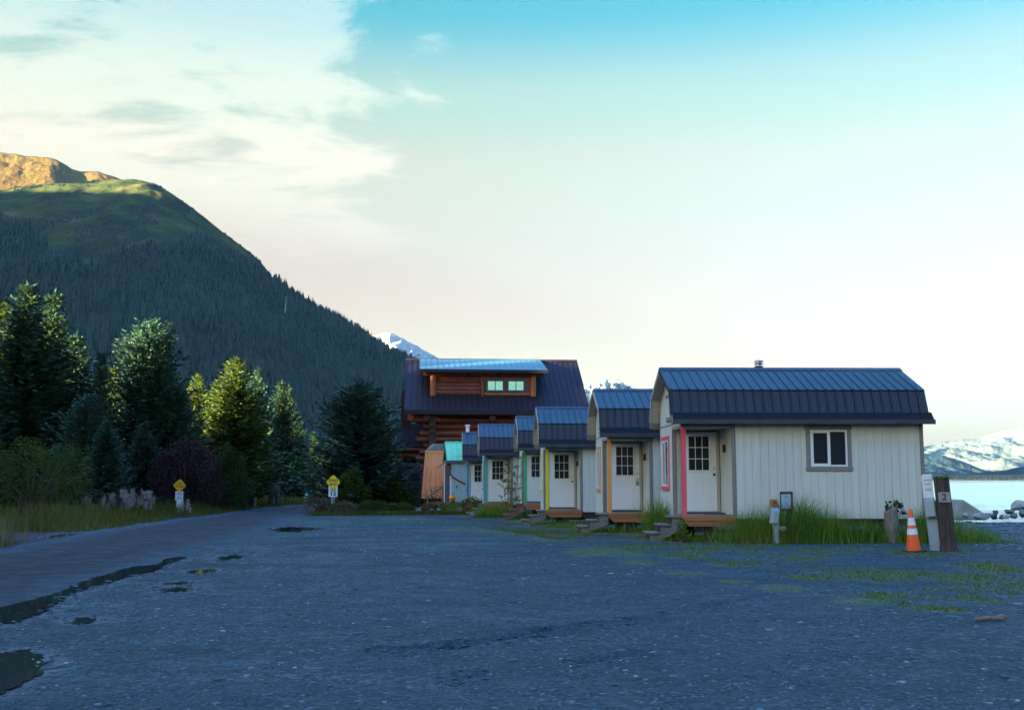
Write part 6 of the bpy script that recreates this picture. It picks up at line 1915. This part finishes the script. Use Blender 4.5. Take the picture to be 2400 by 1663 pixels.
m_signyellow = mat('sign_yellow', (.78, .56, .01), .5, var=.06, vscale=4)
m_signorange = mat('sign_amber', (.72, .36, .01), .5, var=.06, vscale=4)
m_signwhite = mat('sign_white', (.62, .70, .76), .5, var=.05)
m_signback = mat('sign_aluminium', (.4, .42, .44), .5, metal=.6)
m_post = mat('steel_sign_post', (.16, .20, .18), .6, var=.2)
m_redink = mat('red_ink', (.45, .03, .06), .6)
def sign_plate(parent, name, w, h, z, m, diamond=False, y=-.03):
    p = link(name, None, parent, (0, y, z))
    if diamond:
        c = .06 * w
        pts = [(-c, -h / 2 + c), (c, -h / 2 + c), (w / 2 - c, -c), (w / 2 - c, c), (c, h / 2 - c), (-c, h / 2 - c), (-w / 2 + c, c), (-w / 2 + c, -c)]
        MB().prism(pts, 'y', -.004, .0).build('plate', m, p)
    else:
        MB().box(-w / 2, w / 2, -.004, 0, -h / 2, h / 2).build('plate', m, p, bevel=.001)
    return p
def dead_end():
    Y = 59.5; ppm = 2500 / Y
    b0 = unproj(780, 1190, Y)
    t = thing('road_sign', 'yellow dead end sign over a speed limit 15 sign at the island', 'road sign', (b0.x, Y, g(b0.x, Y)), R(3))
    zof = lambda py: unproj(780, py, Y).z - t.location.z
    MB().box(-.03, .03, -.02, .02, -.2, zof(1118)).build('post', m_post, t)
    d = sign_plate(t, 'dead_end_plate', .84, .84, zof(1129), m_signyellow, True, -.032)
    lettering('DEAD', .19, m_ink, d, (0, -.0065, .09), 1.0, 1.0); lettering('END', .19, m_ink, d, (0, -.0065, -.12))
    s = sign_plate(t, 'speed_limit_plate', .50, .58, zof(1151), m_signwhite, y=-.026)
    lettering('SPEED', .125, m_ink, s, (0, -.0065, .21), 1.0, 1.0); lettering('LIMIT', .125, m_ink, s, (0, -.0065, .09)); lettering('15', .33, m_ink, s, (0, -.0065, -.12), 1.1, 1.1)
    m = sign_plate(t, 'marker_plate', .20, .37, zof(1172), m_signwhite, y=-.026)
    MB().box(-.07, .07, -.008, -.0045, .08, .15).build('mark', m_ink, m)
    MB().add([(-.02, -.007, -.02), (.10, -.007, .08), (.10, -.007, -.18), (.02, -.007, -.18)], [(0, 1, 2, 3)]).build('mark', m_post, m)
dead_end()
def no_outlet():
    Y = 55.5
    b0 = unproj(419, 1200, Y)
    t = thing('road_sign', 'amber no outlet sign over two small white notices in the verge grass', 'road sign', (b0.x, Y, g(b0.x, Y)), R(4))
    zof = lambda py: unproj(419, py, Y).z - t.location.z
    MB().box(-.035, .035, -.02, .03, -.2, zof(1128)).build('post', m_darkwood, t)
    d = sign_plate(t, 'no_outlet_plate', .70, .70, zof(1137), m_signorange, True, -.03)
    d.rotation_euler = (0, R(3), 0)
    lettering('NO', .13, m_ink, d, (0, -.0065, .10)); lettering('OUTLET', .13, m_ink, d, (0, -.0065, -.05))
    s = sign_plate(t, 'notice_plate', .40, .46, zof(1161), m_signwhite, y=-.025)
    lettering('NO', .17, m_redink, s, (0, -.0065, .10))
    MB().box(-.08, .08, -.008, -.0045, -.05, -.02).build('mark', m_redink, s); MB().box(-.13, .13, -.008, -.0045, -.15, -.12).build('mark', m_ink, s)
    s = sign_plate(t, 'small_plate', .27, .36, zof(1179), m_signwhite, y=-.025)
    MB().box(-.05, .09, -.008, -.0045, -.12, -.06).build('mark', m_post, s)
    MB().box(.14, .22, -.03, 0, zof(1176) - .1, zof(1176) + .1).build('reflector', m_greypaint, t)
no_outlet()
def fence_notice():
    Y = 64.6; q = unproj(949, 1118, Y)
    t = thing('notice_sign', 'small pale blue notice on a thin stake in front of the board fence', 'sign', (q.x, Y, g(q.x, Y)), R(-12))
    z = q.z - t.location.z
    MB().box(-.03, .03, 0, .04, -.1, z + .1).build('stake', m_greyfence, t)
    MB().add([(-.20, -.01, z - .14), (.20, -.01, z - .14), (.20, -.01, z + .16), (-.06, -.01, z + .16), (-.20, -.03, z - .14), (.20, -.03, z - .14), (.20, -.03, z + .16), (-.06, -.03, z + .16)], [(0, 3, 2, 1), (4, 5, 6, 7), (0, 1, 5, 4), (1, 2, 6, 5), (2, 3, 7, 6), (3, 0, 4, 7)]).build('board', m_signwhite, t)
    for k in range(3): MB().box(-.04 - .04 * (k > 1), .16, -.034, -.031, z + .09 - .07 * k, z + .11 - .07 * k).build('mark', m_bluegrey, t)
fence_notice()
def roadside():
    # trash bin
    Y = 72.0; q = unproj(592, 1185, Y)
    t = thing('trash_bin', 'dark green wheeled bin on the verge at the bend of the road', 'bin', (q.x, Y, g(q.x, Y)), R(-15))
    t.scale = (.62, .62, .62)
    mb = mat('dark_bin_plastic', (.012, .022, .024), .5)
    MB().add([(-.26, -.28, .08), (.26, -.28, .08), (.26, .28, .08), (-.26, .28, .08), (-.31, -.36, 1.0), (.31, -.36, 1.0), (.31, .36, 1.0), (-.31, .36, 1.0)], [(3, 2, 1, 0), (4, 5, 6, 7), (0, 1, 5, 4), (1, 2, 6, 5), (2, 3, 7, 6), (3, 0, 4, 7)]).build('body', mb, t, bevel=.02)
    MB().prism([(-.40, 1.0), (-.38, 1.06), (.30, 1.12), (.40, 1.05), (.40, 1.0)], 'x', -.33, .33).build('lid', mb, t, bevel=.015)
    for s in (-1, 1): MB().tube([(s * .27, .30, .12), (s * .33, .30, .12)], .12, 14).build('wheel', m_black, t)
    # stone kiosk with a sign
    Y = 77.5; q = unproj(642, 1185, Y)
    k = thing('letterbox_stand', 'small brick stand with a grey sign board under the dark trees', 'stand', (q.x, Y, g(q.x, Y)))
    k.scale = (.85, .85, .78)
    mbk = mat('mottled_brick', (.15, .085, .07), .9, var=.4, vscale=6, objvar=.25)
    z = 0; r = 0
    while z < 1.3:
        x = -.5 + (.1 if r % 2 else 0)
        while x < .2:
            box('brick', mbk, k, x, min(x + .22, .3), 0, .4, z, z + .12, .008); x += .235
        z += .135; r += 1
    MB().box(-.50, .29, .02, .38, 0, 1.3).build('core', m_darkwood, k)
    box('sign_post', m_greyfence, k, .34, .40, .0, .06, 0, 1.75)
    MB().box(-.10, .50, -.03, -.002, 1.45, 1.85).build('sign_board', mat('grey_sign_board', (.22, .24, .28), .7), k)
    MB().box(-.04, .44, -.034, -.031, 1.62, 1.66).build('mark', m_darkwood, k)
    MB().box(-.08, .06, -.08, -.002, .05, .85).build('panel', m_bluegrey, k)
    # hydrant
    Y = 88.0; q = unproj(718, 1178, Y)
    h = thing('hydrant', 'pale green hydrant in the grass at the bend', 'hydrant', (q.x, Y, g(q.x, Y)), R(20))
    mh = mat('mint_enamel', (.10, .48, .36), .5)
    MB().lathe([(.17, 0), (.17, .05), (.11, .07), (.11, .55), (.15, .57), (.15, .62), (.10, .66), (.07, .74), (.03, .80)], (0, 0, 0), 14).build('barrel', mh, h, smooth=True)
    for s in (-1, 1): MB().tube([(s * .10, 0, .42), (s * .20, 0, .42)], .055, 10).build('nozzle', mh, h, smooth=True)
    MB().tube([(0, -.10, .36), (0, -.20, .36)], .07, 10).build('nozzle', mh, h, smooth=True)
    # small marker posts
    for px, py, Y, hh, lab in ((766, 1180, 78, .62, 'thin brown marker stake at the road edge left of the dead end sign'), (660, 1180, 77.2, .55, 'short pale stake right of the brick stand')):
        q = unproj(px, py, Y)
        o = MB().box(-.04, .04, -.03, .03, -.1, hh).build('marker_stake', m_redwood if px > 700 else m_greyfence, None, (q.x, Y, g(q.x, Y)), bevel=.008)
        tag(o, lab, 'stake')
roadside()
def snags():
    m = mat('bleached_snag', (.55, .55, .55), .9)
    for px, y0, y1, Y, lab in ((253, 784, 745, 1500, 'bleached dead trunk standing in the forest above the left spruces'), (668, 722, 694, 1750, 'bleached dead trunk high in the forest near the skyline')):
        a, b_ = unproj(px, y0, Y), unproj(px + 3, y1, Y)
        o = MB().tube([(0, 0, -8), tuple(b_ - a)], [.55, .2], 6).build('dead_tree', m, None, tuple(a))
        tag(o, lab, 'tree')
snags()
